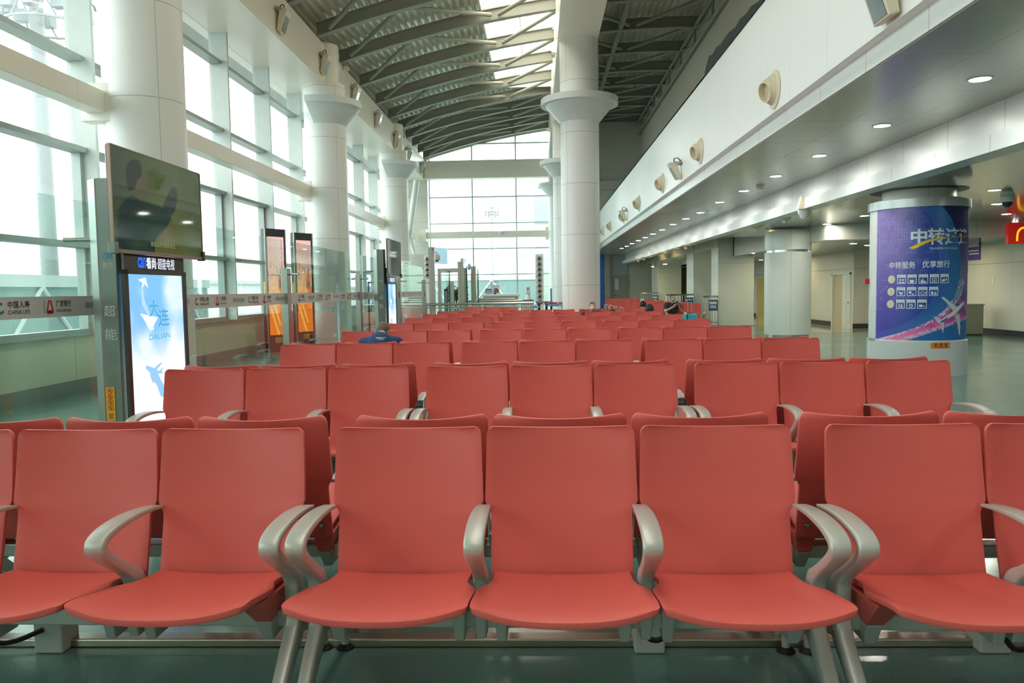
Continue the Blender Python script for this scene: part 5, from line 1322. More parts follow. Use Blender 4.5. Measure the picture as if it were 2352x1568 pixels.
# ------------------------------------------------------------------ people
M_skin = mat('skin', (206, 158, 128), .5, var=.04); M_hair = mat('black_hair', (26, 24, 24), .55, var=.3, scale=60); M_hairg = mat('cropped_grey_hair', (104, 92, 78), .6, var=.3, scale=80)
M_navy = mat('navy_cotton', (26, 34, 52), .8); M_blues = mat('blue_cotton', (38, 68, 108), .85); M_khaki = mat('khaki_cotton', (176, 156, 128), .8); M_darkt = mat('dark_trousers', (40, 42, 48), .8)
M_blacks = mat('black_cotton', (30, 31, 34), .8); M_mask = mat('pale_blue_mask', (196, 222, 230), .7); M_mask2 = mat('light_blue_mask', (150, 204, 222), .7); M_shoe = mat('dark_shoe', (34, 32, 32), .5)
M_phone = mat('phone_shell', (30, 32, 38), .2); M_phonew = mat('white_phone_shell', (214, 224, 228), .3)
def capsule(b, p, q, r0, r1, n=10, seg=14):
    p, q = Vector(p), Vector(q); d = (q - p); L = d.length; d = d.normalized() if L > 1e-6 else Vector((0, 0, 1))
    u = d.orthogonal().normalized(); w = d.cross(u); rings = []
    for i in range(1, 5):
        a = math.pi / 2 * i / 5; rings.append((p - d * r0 * math.cos(a), r0 * math.sin(a)))
    for i in range(n + 1):
        t = i / n; rings.append((p + d * L * t, r0 + (r1 - r0) * t))
    for i in range(4, 0, -1):
        a = math.pi / 2 * i / 5; rings.append((q + d * r1 * math.cos(a), r1 * math.sin(a)))
    b.rings([[c + (u * math.cos(2 * math.pi * k / seg) + w * math.sin(2 * math.pi * k / seg)) * r for k in range(seg)] for c, r in rings])
def ellip(b, c, r, M=None, seg=20, rows=12):
    c = Vector(c); rings = []
    for i in range(1, rows):
        a = math.pi * i / rows; ring = []
        for k in range(seg):
            p = Vector((r[0] * math.sin(a) * math.cos(2 * math.pi * k / seg), r[1] * math.sin(a) * math.sin(2 * math.pi * k / seg), r[2] * math.cos(a)))
            ring.append(c + (M @ p if M is not None else p))
        rings.append(ring)
    b.rings(rings)
def remesh(b, voxel, name, shade=True, smooth=4):
    bmesh.ops.recalc_face_normals(b.bm, faces=b.bm.faces)
    me = bpy.data.meshes.new('t'); b.bm.to_mesh(me); b.bm.free()
    o = bpy.data.objects.new('t', me); COL.objects.link(o)
    m = o.modifiers.new('r', 'REMESH'); m.mode = 'VOXEL'; m.voxel_size = voxel
    s = o.modifiers.new('s', 'SMOOTH'); s.iterations = smooth; s.factor = .5
    dg = bpy.context.evaluated_depsgraph_get(); dg.update()
    out = bpy.data.meshes.new_from_object(o.evaluated_get(dg), depsgraph=dg); out.name = name
    bpy.data.objects.remove(o); bpy.data.meshes.remove(me)
    for f in out.polygons: f.use_smooth = True
    return out
def head_parts(b, c, M, s=1.0):
    """head shape about the point c (centre of the skull); M turns it; face looks to -y"""
    def e(p, r): ellip(b, c + M @ (Vector(p) * s), tuple(v * s for v in r), M)
    e((0, 0, .015), (.076, .094, .098)); e((0, -.022, -.055), (.060, .070, .070)); e((0, -.045, -.088), (.034, .036, .030))
    e((0, -.090, -.022), (.013, .018, .024)); e((0, -.098, -.034), (.017, .013, .011))
    for q in (-1, 1):
        e((q * .078, .006, -.012), (.011, .020, .031)); e((q * .030, -.083, .002), (.016, .010, .007)); e((q * .030, -.082, .022), (.022, .010, .008)); e((q * .042, -.066, -.028), (.022, .020, .018))
    e((0, -.086, -.063), (.024, .010, .008))
def person(name, label, base, rotz, J, cloth, hair=M_hair, mask=None, voxel=.010, glasses=False, hairfull=1.0, low=-.06):
    """J: joints in the person's own frame (hips at the origin of the seat, face to -y)"""
    t = thing(name, label, 'person', base, rotz)
    V = {k: Vector(v) for k, v in J.items() if k not in ('hp', 'hy', 'hr')}
    HM = (Matrix.Rotation(R(J.get('hy', 0)), 3, 'Z') @ Matrix.Rotation(R(J.get('hr', 0)), 3, 'Y') @ Matrix.Rotation(R(J.get('hp', 0)), 3, 'X'))
    b = MB()
    head_parts(b, V['head'], HM)
    capsule(b, V['neck'], V['head'] + HM @ Vector((0, .02, -.06)), .056, .052)
    capsule(b, V['pelvis'], V['waist'], .135, .125); capsule(b, V['waist'], V['chest'], .125, .14); capsule(b, V['chest'], V['neck'], .12, .06)
    for s in 'LR':
        sh, el, wr = V['sh' + s], V['el' + s], V['wr' + s]
        capsule(b, V['chest'] + (sh - V['chest']) * .3, sh, .09, .062); capsule(b, sh, el, .053, .042); capsule(b, el, wr, .042, .027)
        hd = V['hd' + s]; d = (hd - wr).normalized(); side = d.cross(Vector((0, 0, 1))); side = (side if side.length > .1 else d.cross(Vector((0, 1, 0)))).normalized(); up = side.cross(d)
        capsule(b, wr, wr + d * .075, .027, .034)
        for f, (o, l) in enumerate(((-.027, .058), (-.009, .070), (.009, .066), (.027, .050))):
            k0 = wr + d * .085 + side * o; k1 = k0 + d * l * .5 - up * .006; k2 = k1 + d * l * .32 - up * .026
            capsule(b, k0, k1, .0095, .009, 4, 8); capsule(b, k1, k2, .009, .0078, 4, 8)
        th = wr + d * .03 - side * .03; capsule(b, th, th + d * .035 - side * .022, .012, .010, 4, 8); capsule(b, th + d * .035 - side * .022, th + d * .062 - side * .020 - up * .012, .010, .008, 4, 8)
        hp, kn, an = V['hp' + s], V['kn' + s], V['an' + s]
        capsule(b, hp, kn, .085, .058); capsule(b, kn, an, .055, .036); capsule(b, an, an + Vector((0, -.14, -.05)), .036, .03)
    link_mesh('body', remesh(b, voxel, 'body'), M_skin, t)
    # shirt
    b = MB(); g = .012
    capsule(b, V['pelvis'] + Vector((0, 0, .03)), V['waist'], .145 + g, .132 + g); capsule(b, V['waist'], V['chest'], .132 + g, .146 + g); capsule(b, V['chest'], V['chest'] * .45 + V['neck'] * .55, .13 + g, .085)
    for s in 'LR':
        sh, el = V['sh' + s], V['el' + s]
        capsule(b, V['chest'] + (sh - V['chest']) * .2, sh, .105, .072); capsule(b, V['chest'] * .4 + V['neck'] * .6, sh, .07, .066); capsule(b, sh, sh + (el - sh) * .62, .068, .062)
    link_mesh('shirt', remesh(b, .012, 'shirt'), cloth[0], t)
    b = MB()
    capsule(b, V['pelvis'], V['pelvis'] + Vector((0, 0, .05)), .15, .145)
    for s in 'LR':
        hp, kn, an = V['hp' + s], V['kn' + s], V['an' + s]
        capsule(b, V['pelvis'], hp, .13, .10); capsule(b, hp, kn, .10, .074); capsule(b, kn, kn + (an - kn) * .92, .072, .056)
    link_mesh('trousers', remesh(b, .013, 'trousers'), cloth[1], t)
    for s in 'LR':
        an = V['an' + s]; b = MB(); capsule(b, an + Vector((0, .03, -.04)), an + Vector((0, -.15, -.055)), .044, .038)
        link_mesh('shoe', b.mesh('shoe', smooth=True), M_shoe, t)
    # hair: cap over the skull, open at the face
    b = MB(); ellip(b, V['head'] + HM @ Vector((0, .010, .022)), (.083 * hairfull, .098 * hairfull, .101 * hairfull), HM, 28, 20)
    c0 = V['head']; kill = []
    for v in b.bm.verts:
        p = HM.transposed() @ (v.co - c0)
        if (p.y < -.03 and p.z < .046) or p.z < low or (p.y < .0 and p.z < .0): kill.append(v)
    bmesh.ops.delete(b.bm, geom=kill, context='VERTS')
    link_mesh('hair', b.mesh('hair', smooth=True), hair, t)
    if mask:
        b = MB(); ellip(b, V['head'] + HM @ Vector((0, -.030, -.052)), (.068, .083, .058), HM, 28, 20); kill = []
        for v in b.bm.verts:
            p = HM.transposed() @ (v.co - c0)
            if p.y > -.035 or p.z > -.008: kill.append(v)
        bmesh.ops.delete(b.bm, geom=kill, context='VERTS')
        link_mesh('face_mask', b.mesh('face_mask', smooth=True), mask, t)
    if glasses:
        b = MB()
        for q in (-1, 1):
            cc = V['head'] + HM @ Vector((q * .032, -.098, .004))
            b.tube([cc + HM @ Vector((.026 * math.cos(2 * math.pi * k / 14), 0, .018 * math.sin(2 * math.pi * k / 14))) for k in range(15)], .002, 6)
            b.tube([cc + HM @ Vector((q * .026, 0, 0)), V['head'] + HM @ Vector((q * .082, .0, .004))], .002, 6)
        b.tube([V['head'] + HM @ Vector((-.008, -.1, .008)), V['head'] + HM @ Vector((.008, -.1, .008))], .002, 6)
        link_mesh('glasses', b.mesh('glasses', smooth=True), M_black, t)
    return t
# man with the phone on the far bench: sits with his face to the camera, phone held up
q = PT(1547, 700, y=25.05)
J = dict(pelvis=(0, .0, .53), waist=(0, .02, .68), chest=(-.01, .04, .86), neck=(0, .03, 1.02), head=(.0, -.01, 1.16), hp=-4, hy=28, hr=0,
         shL=(.19, .03, .95), elL=(.27, -.12, .73), wrL=(.15, -.30, .90), hdL=(.12, -.36, .99), shR=(-.19, .03, .95), elR=(-.25, -.14, .74), wrR=(.0, -.30, .89), hdR=(.06, -.36, .98),
         hpL=(.10, -.06, .55), knL=(.21, -.46, .575), anL=(.22, -.46, .10), hpR=(-.10, -.06, .55), knR=(-.12, -.47, .575), anR=(-.10, -.5, .10))
m1 = person('person', 'seated person in navy t-shirt and face mask looking at a raised phone', (XFAR - .06, 25.33, -.04), 0, J, (M_navy, M_khaki), mask=M_mask2, voxel=.008, glasses=True)
ph = m1.location + Vector((.085, -.40, 1.0))
t = thing('phone', 'dark phone held up in both hands by the seated person in the navy t-shirt', 'phone', ph)
MB().box(ph.x - .036, ph.x + .036, ph.y - .004, ph.y + .004, ph.z - .07, ph.z + .075).build('shell', M_phone, t, bevel=.003).rotation_euler = (R(-12), 0, R(20))
q = m1.location + Vector((.17, -.255, .86))
# suitcase beside the knees
M_case = mat('turquoise_shell', (74, 188, 210), .3); q = PT(1585, 727, y=24.3)
t = thing('suitcase', 'small turquoise wheeled suitcase with its handle pulled up beside the seated person', 'suitcase', (q.x, 24.3, 0))
b = bx(q.x - .19, q.x + .19, 24.2, 24.42, .05, .64); cs = b.build('shell', M_case, t, bevel=.03, segs=3)
b = MB()
for k in range(7):
    x = q.x - .12 + .04 * k; b.box(x - .006, x + .006, 24.194, 24.2, .1, .58)
b.build('shell_ribs', M_case, t)['kind'] = 'stuff'
for x in (q.x - .06, q.x + .06): MB().tube([(x, 24.36, .62), (x, 24.36, 1.02)], .008, 8).build('handle_rod', M_steel, t)
bx(q.x - .075, q.x + .075, 24.345, 24.375, 1.02, 1.05).build('handle_grip', M_black, t, bevel=.006)
bx(q.x - .08, q.x + .08, 24.29, 24.33, .645, .665).build('top_handle', M_black, t, bevel=.005)
bx(q.x - .115, q.x - .085, 24.188, 24.2, .05, .64).build('strap', M_black, t)
for x in (-.15, .15):
    for y in (24.24, 24.38): MB().lathe([(.0, -.012), (.025, -.012), (.025, .012), (0, .012)], (q.x + x, y, .026), 14, axis='x').build('wheel', M_rubber, t)
# masked man lying back in a middle-distance bench
xx, yv, a_ = ROW(7, 1.945 - P)
J = dict(pelvis=(0, -.22, .47), waist=(0, -.12, .54), chest=(0, .00, .70), neck=(0, .10, .84), head=(.0, .08, .97), hp=-18, hy=6, hr=4,
         shL=(.19, .04, .78), elL=(.27, -.10, .60), wrL=(.12, -.26, .60), hdL=(.03, -.30, .60), shR=(-.19, .04, .78), elR=(-.27, -.10, .60), wrR=(-.10, -.27, .62), hdR=(-.02, -.31, .63),
         hpL=(.10, -.26, .48), knL=(.14, -.68, .50), anL=(.14, -.98, .10), hpR=(-.10, -.26, .48), knR=(-.14, -.68, .50), anR=(-.14, -1.0, .10))
person('person', 'person with a pale face mask lying back in a bench near the middle column', (xx + .03, yv - .37, .02), 0, J, (M_blacks, M_darkt), mask=M_mask)
# bent-forward man in the blue shirt, seen from behind
xx, yv, a_ = ROW(2, -1.77)
J = dict(pelvis=(0, .02, .50), waist=(0, -.05, .66), chest=(0, -.17, .84), neck=(0, -.29, .945), head=(.015, -.41, .985), hp=42, hy=-8, hr=0,
         shL=(.20, -.22, .86), elL=(.24, -.42, .62), wrL=(.10, -.55, .56), hdL=(.04, -.60, .53), shR=(-.20, -.22, .86), elR=(-.24, -.42, .62), wrR=(-.10, -.55, .56), hdR=(-.04, -.60, .53),
         hpL=(.10, -.03, .48), knL=(.15, -.45, .48), anL=(.15, -.45, .08), hpR=(-.10, -.03, .48), knR=(-.15, -.45, .48), anR=(-.15, -.45, .08))
mb = person('person', 'person in a blue t-shirt seated with the back to the camera and head bowed', (xx, yv + .42, .085), math.pi, J, (M_blues, M_darkt), hair=M_hairg, hairfull=1.0)
mb.scale = (.93, .93, .93)
from mathutils.bvhtree import BVHTree
sh_ = [c for c in mb.children if c.name.startswith('shirt')][0]
bv = BVHTree.FromPolygons([v.co for v in sh_.data.vertices], [list(p.vertices) for p in sh_.data.polygons])
b = MB()
for (z, h, ws) in ((.925, .006, (-.055, -.032, -.029, .0, .003, .030, .033, .055)), (.914, .003, (-.042, -.02, -.017, .012, .015, .04)), (.904, .003, (-.01, .012, .015, .04))):
    for xa, xb in zip(ws[::2], ws[1::2]): b.face([(xa, z, 0), (xb, z, 0), (xb, z + h, 0), (xa, z + h, 0)])
for v in b.bm.verts:
    x, z = -(v.co.x + .03), v.co.y
    hit = bv.ray_cast(Vector((x, 2, z)), Vector((0, -1, 0)))
    v.co = (hit[0] + hit[1] * .0025) if hit[0] is not None else Vector((x, -.1, z))
link_mesh('back_print', b.mesh('back_print'), M_txtw, sh_)
# two people seen only as heads over the seat backs
J0 = dict(pelvis=(0, .02, .46), waist=(0, .03, .58), chest=(0, .02, .76), neck=(0, -.02, .90), head=(.0, -.05, 1.02), hp=10, hy=0, hr=0,
         shL=(.18, .0, .82), elL=(.24, -.16, .62), wrL=(.13, -.32, .78), hdL=(.10, -.36, .86), shR=(-.18, .0, .82), elR=(-.24, -.16, .62), wrR=(-.12, -.30, .62), hdR=(-.06, -.34, .64),
         hpL=(.10, -.03, .46), knL=(.13, -.46, .48), anL=(.13, -.46, .08), hpR=(-.10, -.03, .46), knR=(-.13, -.46, .48), anR=(-.13, -.46, .08))
q = PT(1477, 700, y=21.2)
p4 = person('person', 'dark-haired person facing away holding up a white phone, in front of the far benches', (q.x, 21.15, -.03), math.pi, J0, (M_blacks, M_darkt), hairfull=1.04)
ph = PT(1476, 689, y=21.5)
t = thing('phone', 'white phone held up above the head of the dark-haired person facing away', 'phone', ph)
MB().box(ph.x - .06, ph.x + .04, ph.y - .004, ph.y + .004, ph.z - .04, ph.z + .04).build('shell', M_phonew, t, bevel=.003)
J1 = dict(J0); J1.update(head=(.02, -.12, .895), neck=(0, -.04, .80), chest=(0, .02, .68), hp=30, shL=(.18, .0, .74), shR=(-.18, .0, .74), waist=(0, .03, .55), wrL=(.12, -.34, .6), hdL=(.06, -.4, .62))
q = PT(1497, 708, y=18.7)
person('person', 'dark-haired person bowed low behind a seat back, only rounded black hair showing', (q.x - .03, 18.62, .03), math.pi, J1, (M_blacks, M_darkt), hairfull=1.28, low=-.13)
J2 = dict(J1); J2.update(head=(.0, -.12, .83), neck=(0, -.04, .74))
q = PT(1407, 714, y=18.7)
person('person', 'person low behind a seat back, only a sliver of dark hair showing', (q.x, 18.62, .02), math.pi, J2, (M_blacks, M_darkt), hairfull=1.0, low=-.12)
# ------------------------------------------------------------------ boarding gate area at the far end
M_tealp = mat('teal_panel', (74, 160, 176), .4); M_beige = mat('beige_podium', (196, 190, 172), .5); M_white2 = mat('white_laminate', (232, 234, 232), .35)
M_signb = mat_emit('light_blue_sign', (170, 214, 234), .16)
def steel_column(x0, y0, x1, y1, Y, name, label, w=None):
    a, c = PT(x0, y1, y=Y), PT(x1, y0, y=Y)
    t = thing(name, label, 'post', ((a.x + c.x) / 2, Y, 0), group='gate steel posts')
    b = MB().box(a.x, c.x, Y, Y + (w or .2), 0, c.z); b.build('post', M_steeld, t)
    MB().box(a.x + (c.x - a.x) * .42, a.x + (c.x - a.x) * .5, Y - .008, Y, 0.02, c.z - .02).build('post_groove', M_steel, t)
    return t
steel_column(987, 567, 996, 720, 24.2, 'gate_post', 'tall brushed steel gate post carrying the large light blue sign')
steel_column(1053, 600, 1063.5, 720, 27.8, 'gate_post', 'tall brushed steel gate post with a small blue sign on top')
steel_column(1083, 611, 1092, 720, 29.8, 'gate_post', 'brushed steel gate post nearest the gate counter')
steel_column(1007, 617, 1011, 720, 25.5, 'gate_post', 'thin steel gate post under the large light blue sign')
steel_column(1032, 646, 1041.5, 720, 29, 'gate_post', 'short steel gate post left of the leafy plant')
a, c = PT(996, 605, y=24.2), PT(996, 567, y=24.2); c2 = PT(1011, 578, x=a.x + .0)
t = thing('gate_sign', 'large light blue gate sign on the leftmost steel post', 'sign', (a.x, 24.3, a.z))
L = .9
b = MB().hexa([(a.x, 24.25, a.z), (a.x + .33, 25.1, a.z), (a.x + .30, 25.12, a.z), (a.x - .03, 24.27, a.z)], [(a.x, 24.25, c.z), (a.x + .33, 25.1, c.z), (a.x + .30, 25.12, c.z), (a.x - .03, 24.27, c.z)])
b.build('panel', M_signb, t)
bx(a.x - .02, a.x + .01, 24.19, 24.25, a.z + .3, c.z).build('edge', M_redl, t)
a, c = PT(1058, 600, y=27.9), PT(1064, 593, y=27.9); e = PT(1071.5, 603, y=28.6)
t = thing('gate_sign', 'small light blue gate sign on top of the second tall steel post', 'sign', (a.x, 28, a.z))
bx(a.x, c.x, 27.85, 27.95, a.z, c.z).build('end_cap', M_beige, t)
MB().hexa([(c.x, 27.9, a.z - .02), (e.x, 28.6, e.z), (e.x, 28.64, e.z), (c.x, 27.94, a.z - .02)], [(c.x, 27.9, c.z), (e.x, 28.6, e.z + .13), (e.x, 28.64, e.z + .13), (c.x, 27.94, c.z)]).build('panel', M_signb, t)
def lamp_cam(px, py, Y, r, m, label, hx):
    q = PT(px, py, y=Y)
    t = thing('gate_camera', label, 'camera', q, group='gate dome cameras')
    MB().lathe([(r * .25, q.z + r * 1.5), (r * .9, q.z + r * .7), (r, q.z), (r, q.z - r * .8), (0, q.z - r * .8)], (q.x, q.y, 0), 20).build('housing', m, t, smooth=True)
    MB().lathe([(r * .6, q.z - r * .8), (r * .45, q.z - r * 1.2), (0, q.z - r * 1.3)], (q.x, q.y, 0), 16).build('dome', M_black, t, smooth=True)
    MB().tube([(q.x, q.y, q.z + r * 1.4), (q.x, q.y, q.z + r * 1.8), (q.x - hx, q.y + .05, q.z + r * 1.8)] + ([(q.x - hx - .13, q.y - .5, q.z + r * 1.8)] if r < .09 else []), .015, 8).build('arm', M_beige, t)
lamp_cam(1003.5, 592, 24.1, .095, M_beige, 'beige dome camera in front of the large light blue gate sign', .14)
lamp_cam(1077.5, 613, 28.4, .08, mat('pale_blue_housing', (150, 196, 232), .4), 'pale blue dome camera between the two tall steel gate posts', .12)
# glass gate wings
M_gg = mat_glass('gate_glass', (.80, .92, .88), 1.0)
for i, (x0, x1, y0, Y, lab) in enumerate(((1013, 1031, 622, 26.5, 'left of the leafy plant'), (1064.5, 1071, 612, 28.3, 'beside the second tall steel post'), (1092.5, 1097, 618, 30.2, 'beside the post nearest the counter'))):
    a, c = PT(x0, 700, y=Y), PT(x1, y0, y=Y + .8)
    t = thing('gate_glass_wing', f'glass gate wing {lab}', 'glass wing', (a.x, Y, 0), group='glass gate wings')
    MB().hexa([(a.x, Y, .1), (c.x, Y + .8, .1), (c.x, Y + .812, .1), (a.x, Y + .012, .1)], [(a.x, Y, c.z), (c.x, Y + .8, c.z), (c.x, Y + .812, c.z), (a.x, Y + .012, c.z)]).build('pane', M_gg, t)
    MB().hexa([(c.x, Y + .79, 0), (c.x + .03, Y + .79, 0), (c.x + .03, Y + .83, 0), (c.x, Y + .83, 0)], [(c.x, Y + .79, c.z), (c.x + .03, Y + .79, c.z), (c.x + .03, Y + .83, c.z), (c.x, Y + .83, c.z)]).build('edge_frame', M_kdark, t)
    bx(a.x, c.x, Y - .01, Y + .05, 0, .1).build('bottom_rail', M_steeld, t)
# overhead header of the gate
a, c = PT(1011, 626, y=29.5), PT(1053, 615.5, y=29.5)
t = thing('gate_header', 'grey header beam over the gate behind the steel posts', 'header', (a.x, 29.5, a.z)); bx(a.x - .1, c.x + .3, 29.5, 29.8, a.z, c.z).build('beam', M_steeld, t)
for x in (a.x - .1, c.x + .2): bx(x, x + .1, 29.5, 29.8, 0, a.z).build('leg', M_steeld, t)
# black portrait stand
a, c = PT(1021, 720, y=25.2), PT(1028.5, 663.5, y=25.2)
t = thing('black_display_stand', 'slim black display stand in front of the glass gate wing', 'display', ((a.x + c.x) / 2, 25.2, 0))
bx(a.x, c.x, 25.2, 25.26, .05, c.z).build('frame', M_black, t, bevel=.004); bx(a.x - .05, c.x + .05, 25.1, 25.36, 0, .05).build('foot', M_black, t)
bx(a.x + .02, c.x - .02, 25.196, 25.2, .6, c.z - .06).build('screen', mat('dim_picture', (120, 132, 140), .2), t)
# plant
q = PT(1050, 690, y=30.3)
t = thing('potted_plant', 'leafy dark green potted tree between the steel gate posts', 'plant', (q.x, 30.3, 0))
MB().lathe([(.14, 0), (.19, .32), (.17, .32), (.16, .28), (0, .28)], (q.x, 30.3, 0), 20).build('pot', M_white2, t, smooth=True)
MB().tube(smooth_line([(q.x, 30.3, .25), (q.x + .02, 30.3, .6), (q.x - .02, 30.3, 1.0), (q.x + .02, 30.3, 1.5)], 4), .022, 8).build('stem', mat('bark_brown', (92, 76, 58), .8), t)
b = MB(); rnd = random.Random(5)
for k in range(640):
    th, ph_ = rnd.uniform(0, 2 * math.pi), rnd.uniform(-.9, 1); rr_2 = rnd.uniform(.15, 1) ** .5
    c = Vector((q.x + .40 * rr_2 * math.cos(th), 30.3 + .36 * rr_2 * math.sin(th), 1.28 + .42 * ph_ * rr_2))
    if rnd.random() < .12: c.z -= .5
    d = Vector((rnd.uniform(-1, 1), rnd.uniform(-1, 1), rnd.uniform(-.8, .6))).normalized(); s = d.orthogonal().normalized(); l, w = rnd.uniform(.08, .13), rnd.uniform(.024, .04)
    b.face([c, c + d * l * .5 + s * w, c + d * l, c + d * l * .5 - s * w])
b.build('foliage', mat('leaf_green', (40, 66, 44), .5, var=.4, scale=9), t)
# counter with its things
Yc = 34.5
a, c = PT(1110, 690, y=Yc), PT(1190, 674.5, y=Yc)
t = thing('gate_counter', 'white and teal boarding counter in front of the end window', 'counter', ((a.x + c.x) / 2, Yc, 0))
bx(a.x, c.x, Yc, Yc + .8, 0, c.z - .10).build('body', M_beige, t); bx(a.x - .06, c.x + .06, Yc - .06, Yc + .86, c.z - .10, c.z).build('worktop', M_white2, t, bevel=.01)
bx(a.x + .08, c.x - .08, Yc - .02, Yc, .1, c.z - .17).build('teal_front', M_tealp, t)
zt = c.z
p, q2 = PT(1115, 676, y=Yc + .1), PT(1129, 665.5, y=Yc + .1)
t = thing('blue_notice_board', 'small blue notice board standing on the boarding counter', 'notice', ((p.x + q2.x) / 2, Yc + .1, zt)); bx(p.x, q2.x, Yc + .08, Yc + .12, zt + .03, zt + .24).build('board', mat('notice_blue', (60, 116, 150), .4), t); bx(p.x, q2.x, Yc + .04, Yc + .16, zt, zt + .03).build('base', M_white2, t)
sign_mesh('notice_lettering', (), [rect(p.x + .03, zt + .06 + .05 * k, q2.x - .03, zt + .08 + .05 * k) for k in range(3)], PY(Yc + .078), M_txtw, t)
p, q2 = PT(1133.5, 679, y=Yc + .2), PT(1144, 665, y=Yc + .2)
t = thing('counter_monitor', 'grey and red monitor on the boarding counter', 'monitor', ((p.x + q2.x) / 2, Yc + .2, zt))
MB().hexa([(p.x, Yc + .2, zt + .05), (q2.x - .06, Yc + .18, zt + .05), (q2.x - .06, Yc + .3, zt + .05), (p.x, Yc + .3, zt + .05)], [(p.x + .04, Yc + .2, zt + .26), (q2.x - .06, Yc + .18, zt + .26), (q2.x - .06, Yc + .3, zt + .26), (p.x + .04, Yc + .3, zt + .26)]).build('shell', mat('monitor_grey', (96, 108, 114), .4), t)
MB().hexa([(q2.x - .06, Yc + .18, zt + .07), (q2.x + .04, Yc + .24, zt + .07), (q2.x + .04, Yc + .28, zt + .07), (q2.x - .06, Yc + .3, zt + .07)], [(q2.x - .06, Yc + .18, zt + .26), (q2.x, Yc + .24, zt + .24), (q2.x, Yc + .28, zt + .24), (q2.x - .06, Yc + .3, zt + .26)]).build('red_screen', M_redl, t)
MB().box(p.x + .03, p.x + .12, Yc + .2, Yc + .28, zt, zt + .06).build('stand', M_black, t)
p, q2 = PT(1128, 678, y=Yc + 1.3), PT(1145.5, 648, y=Yc + 1.3)
t = thing('board_on_frame', 'pale grey board on a round-topped metal frame behind the boarding counter', 'board', ((p.x + q2.x) / 2, Yc + 1.3, 0))
zz = q2.z
bx(p.x + .02, q2.x - .02, Yc + 1.29, Yc + 1.31, .9, zz - .12).build('board', mat('pale_grey_board', (196, 198, 208), .5), t)
MB().tube(smooth_line([(p.x, Yc + 1.3, 0), (p.x, Yc + 1.3, zz - .1), (p.x + .06, Yc + 1.3, zz), (q2.x - .06, Yc + 1.3, zz), (q2.x, Yc + 1.3, zz - .1), (q2.x, Yc + 1.3, 0)], 4), .014, 8).build('frame', M_steel, t, smooth=True)
# handrails
def handrail(x0, x1, y_px, Y, low, label):
    a, c = PT(x0, y_px, y=Y), PT(x1, y_px, y=Y)
    t = thing('steel_handrail', label, 'railing', ((a.x + c.x) / 2, Y, 0), group='steel handrails at the gate')
    h = PT((x0 + x1) / 2, y_px, y=Y).z
    MB().tube([(a.x, Y, h), (c.x, Y, h)], .042, 12).build('top_rail', M_steel, t, smooth=True)
    MB().tube([(a.x, Y, h - low), (c.x, Y, h - low)], .02, 10).build('middle_rail', M_steel, t, smooth=True)
    MB().tube([(a.x, Y, .3), (c.x, Y, .3)], .02, 10).build('lower_rail', M_steel, t, smooth=True)
    n = max(2, int(abs(c.x - a.x) / 1.1))
    for k in range(n + 1):
        x = a.x + (c.x - a.x) * k / n; MB().tube([(x, Y, 0), (x, Y, h)], .03, 10).build('upright', M_steel, t, smooth=True)
handrail(979, 1224, 697.5, 24.0, .1, 'long steel handrail nearest the benches, in front of the gate')
handrail(1072, 1198, 691, 31.3, .2, 'steel handrail in the middle of three at the gate')
handrail(1099, 1183, 686.5, 33.6, .2, 'steel handrail farthest of three, in front of the boarding counter')
# podium and white kiosk head
a, c = PT(1201, 700, y=26.4), PT(1225, 688, y=26.4)
t = thing('beige_podium', 'beige podium at the end of the long steel handrail', 'podium', ((a.x + c.x) / 2, 26.4, 0)); bx(a.x, c.x, 26.3, 26.75, 0, c.z - .02).build('body', M_beige, t, bevel=.005); bx(a.x - .02, c.x + .02, 26.28, 26.77, c.z - .02, c.z).build('top', M_kdark, t)
zt = c.z; q = PT(1213, 688, y=26.5)
t = thing('scanner_stand', 'white upright scanner with an oval opening standing on the beige podium', 'scanner', (q.x, 26.5, zt))
MB().lathe([(.10, zt), (.07, zt + .12), (.06, zt + .2)], (q.x, 26.5, 0), 20).build('neck', M_white2, t, smooth=True)
MB().box(q.x - .075, q.x + .075, 26.44, 26.54, zt + .2, zt + .46).build('head', M_white2, t, bevel=.02)
b = MB(); b.face([(q.x + .018 * math.cos(k * .3142), 26.438, zt + .36 + .05 * math.sin(k * .3142)) for k in range(20)]); b.build('oval_opening', M_black, t)
bx(q.x - .05, q.x + .05, 26.436, 26.44, zt + .19, zt + .20).build('red_stripe', M_redl, t)
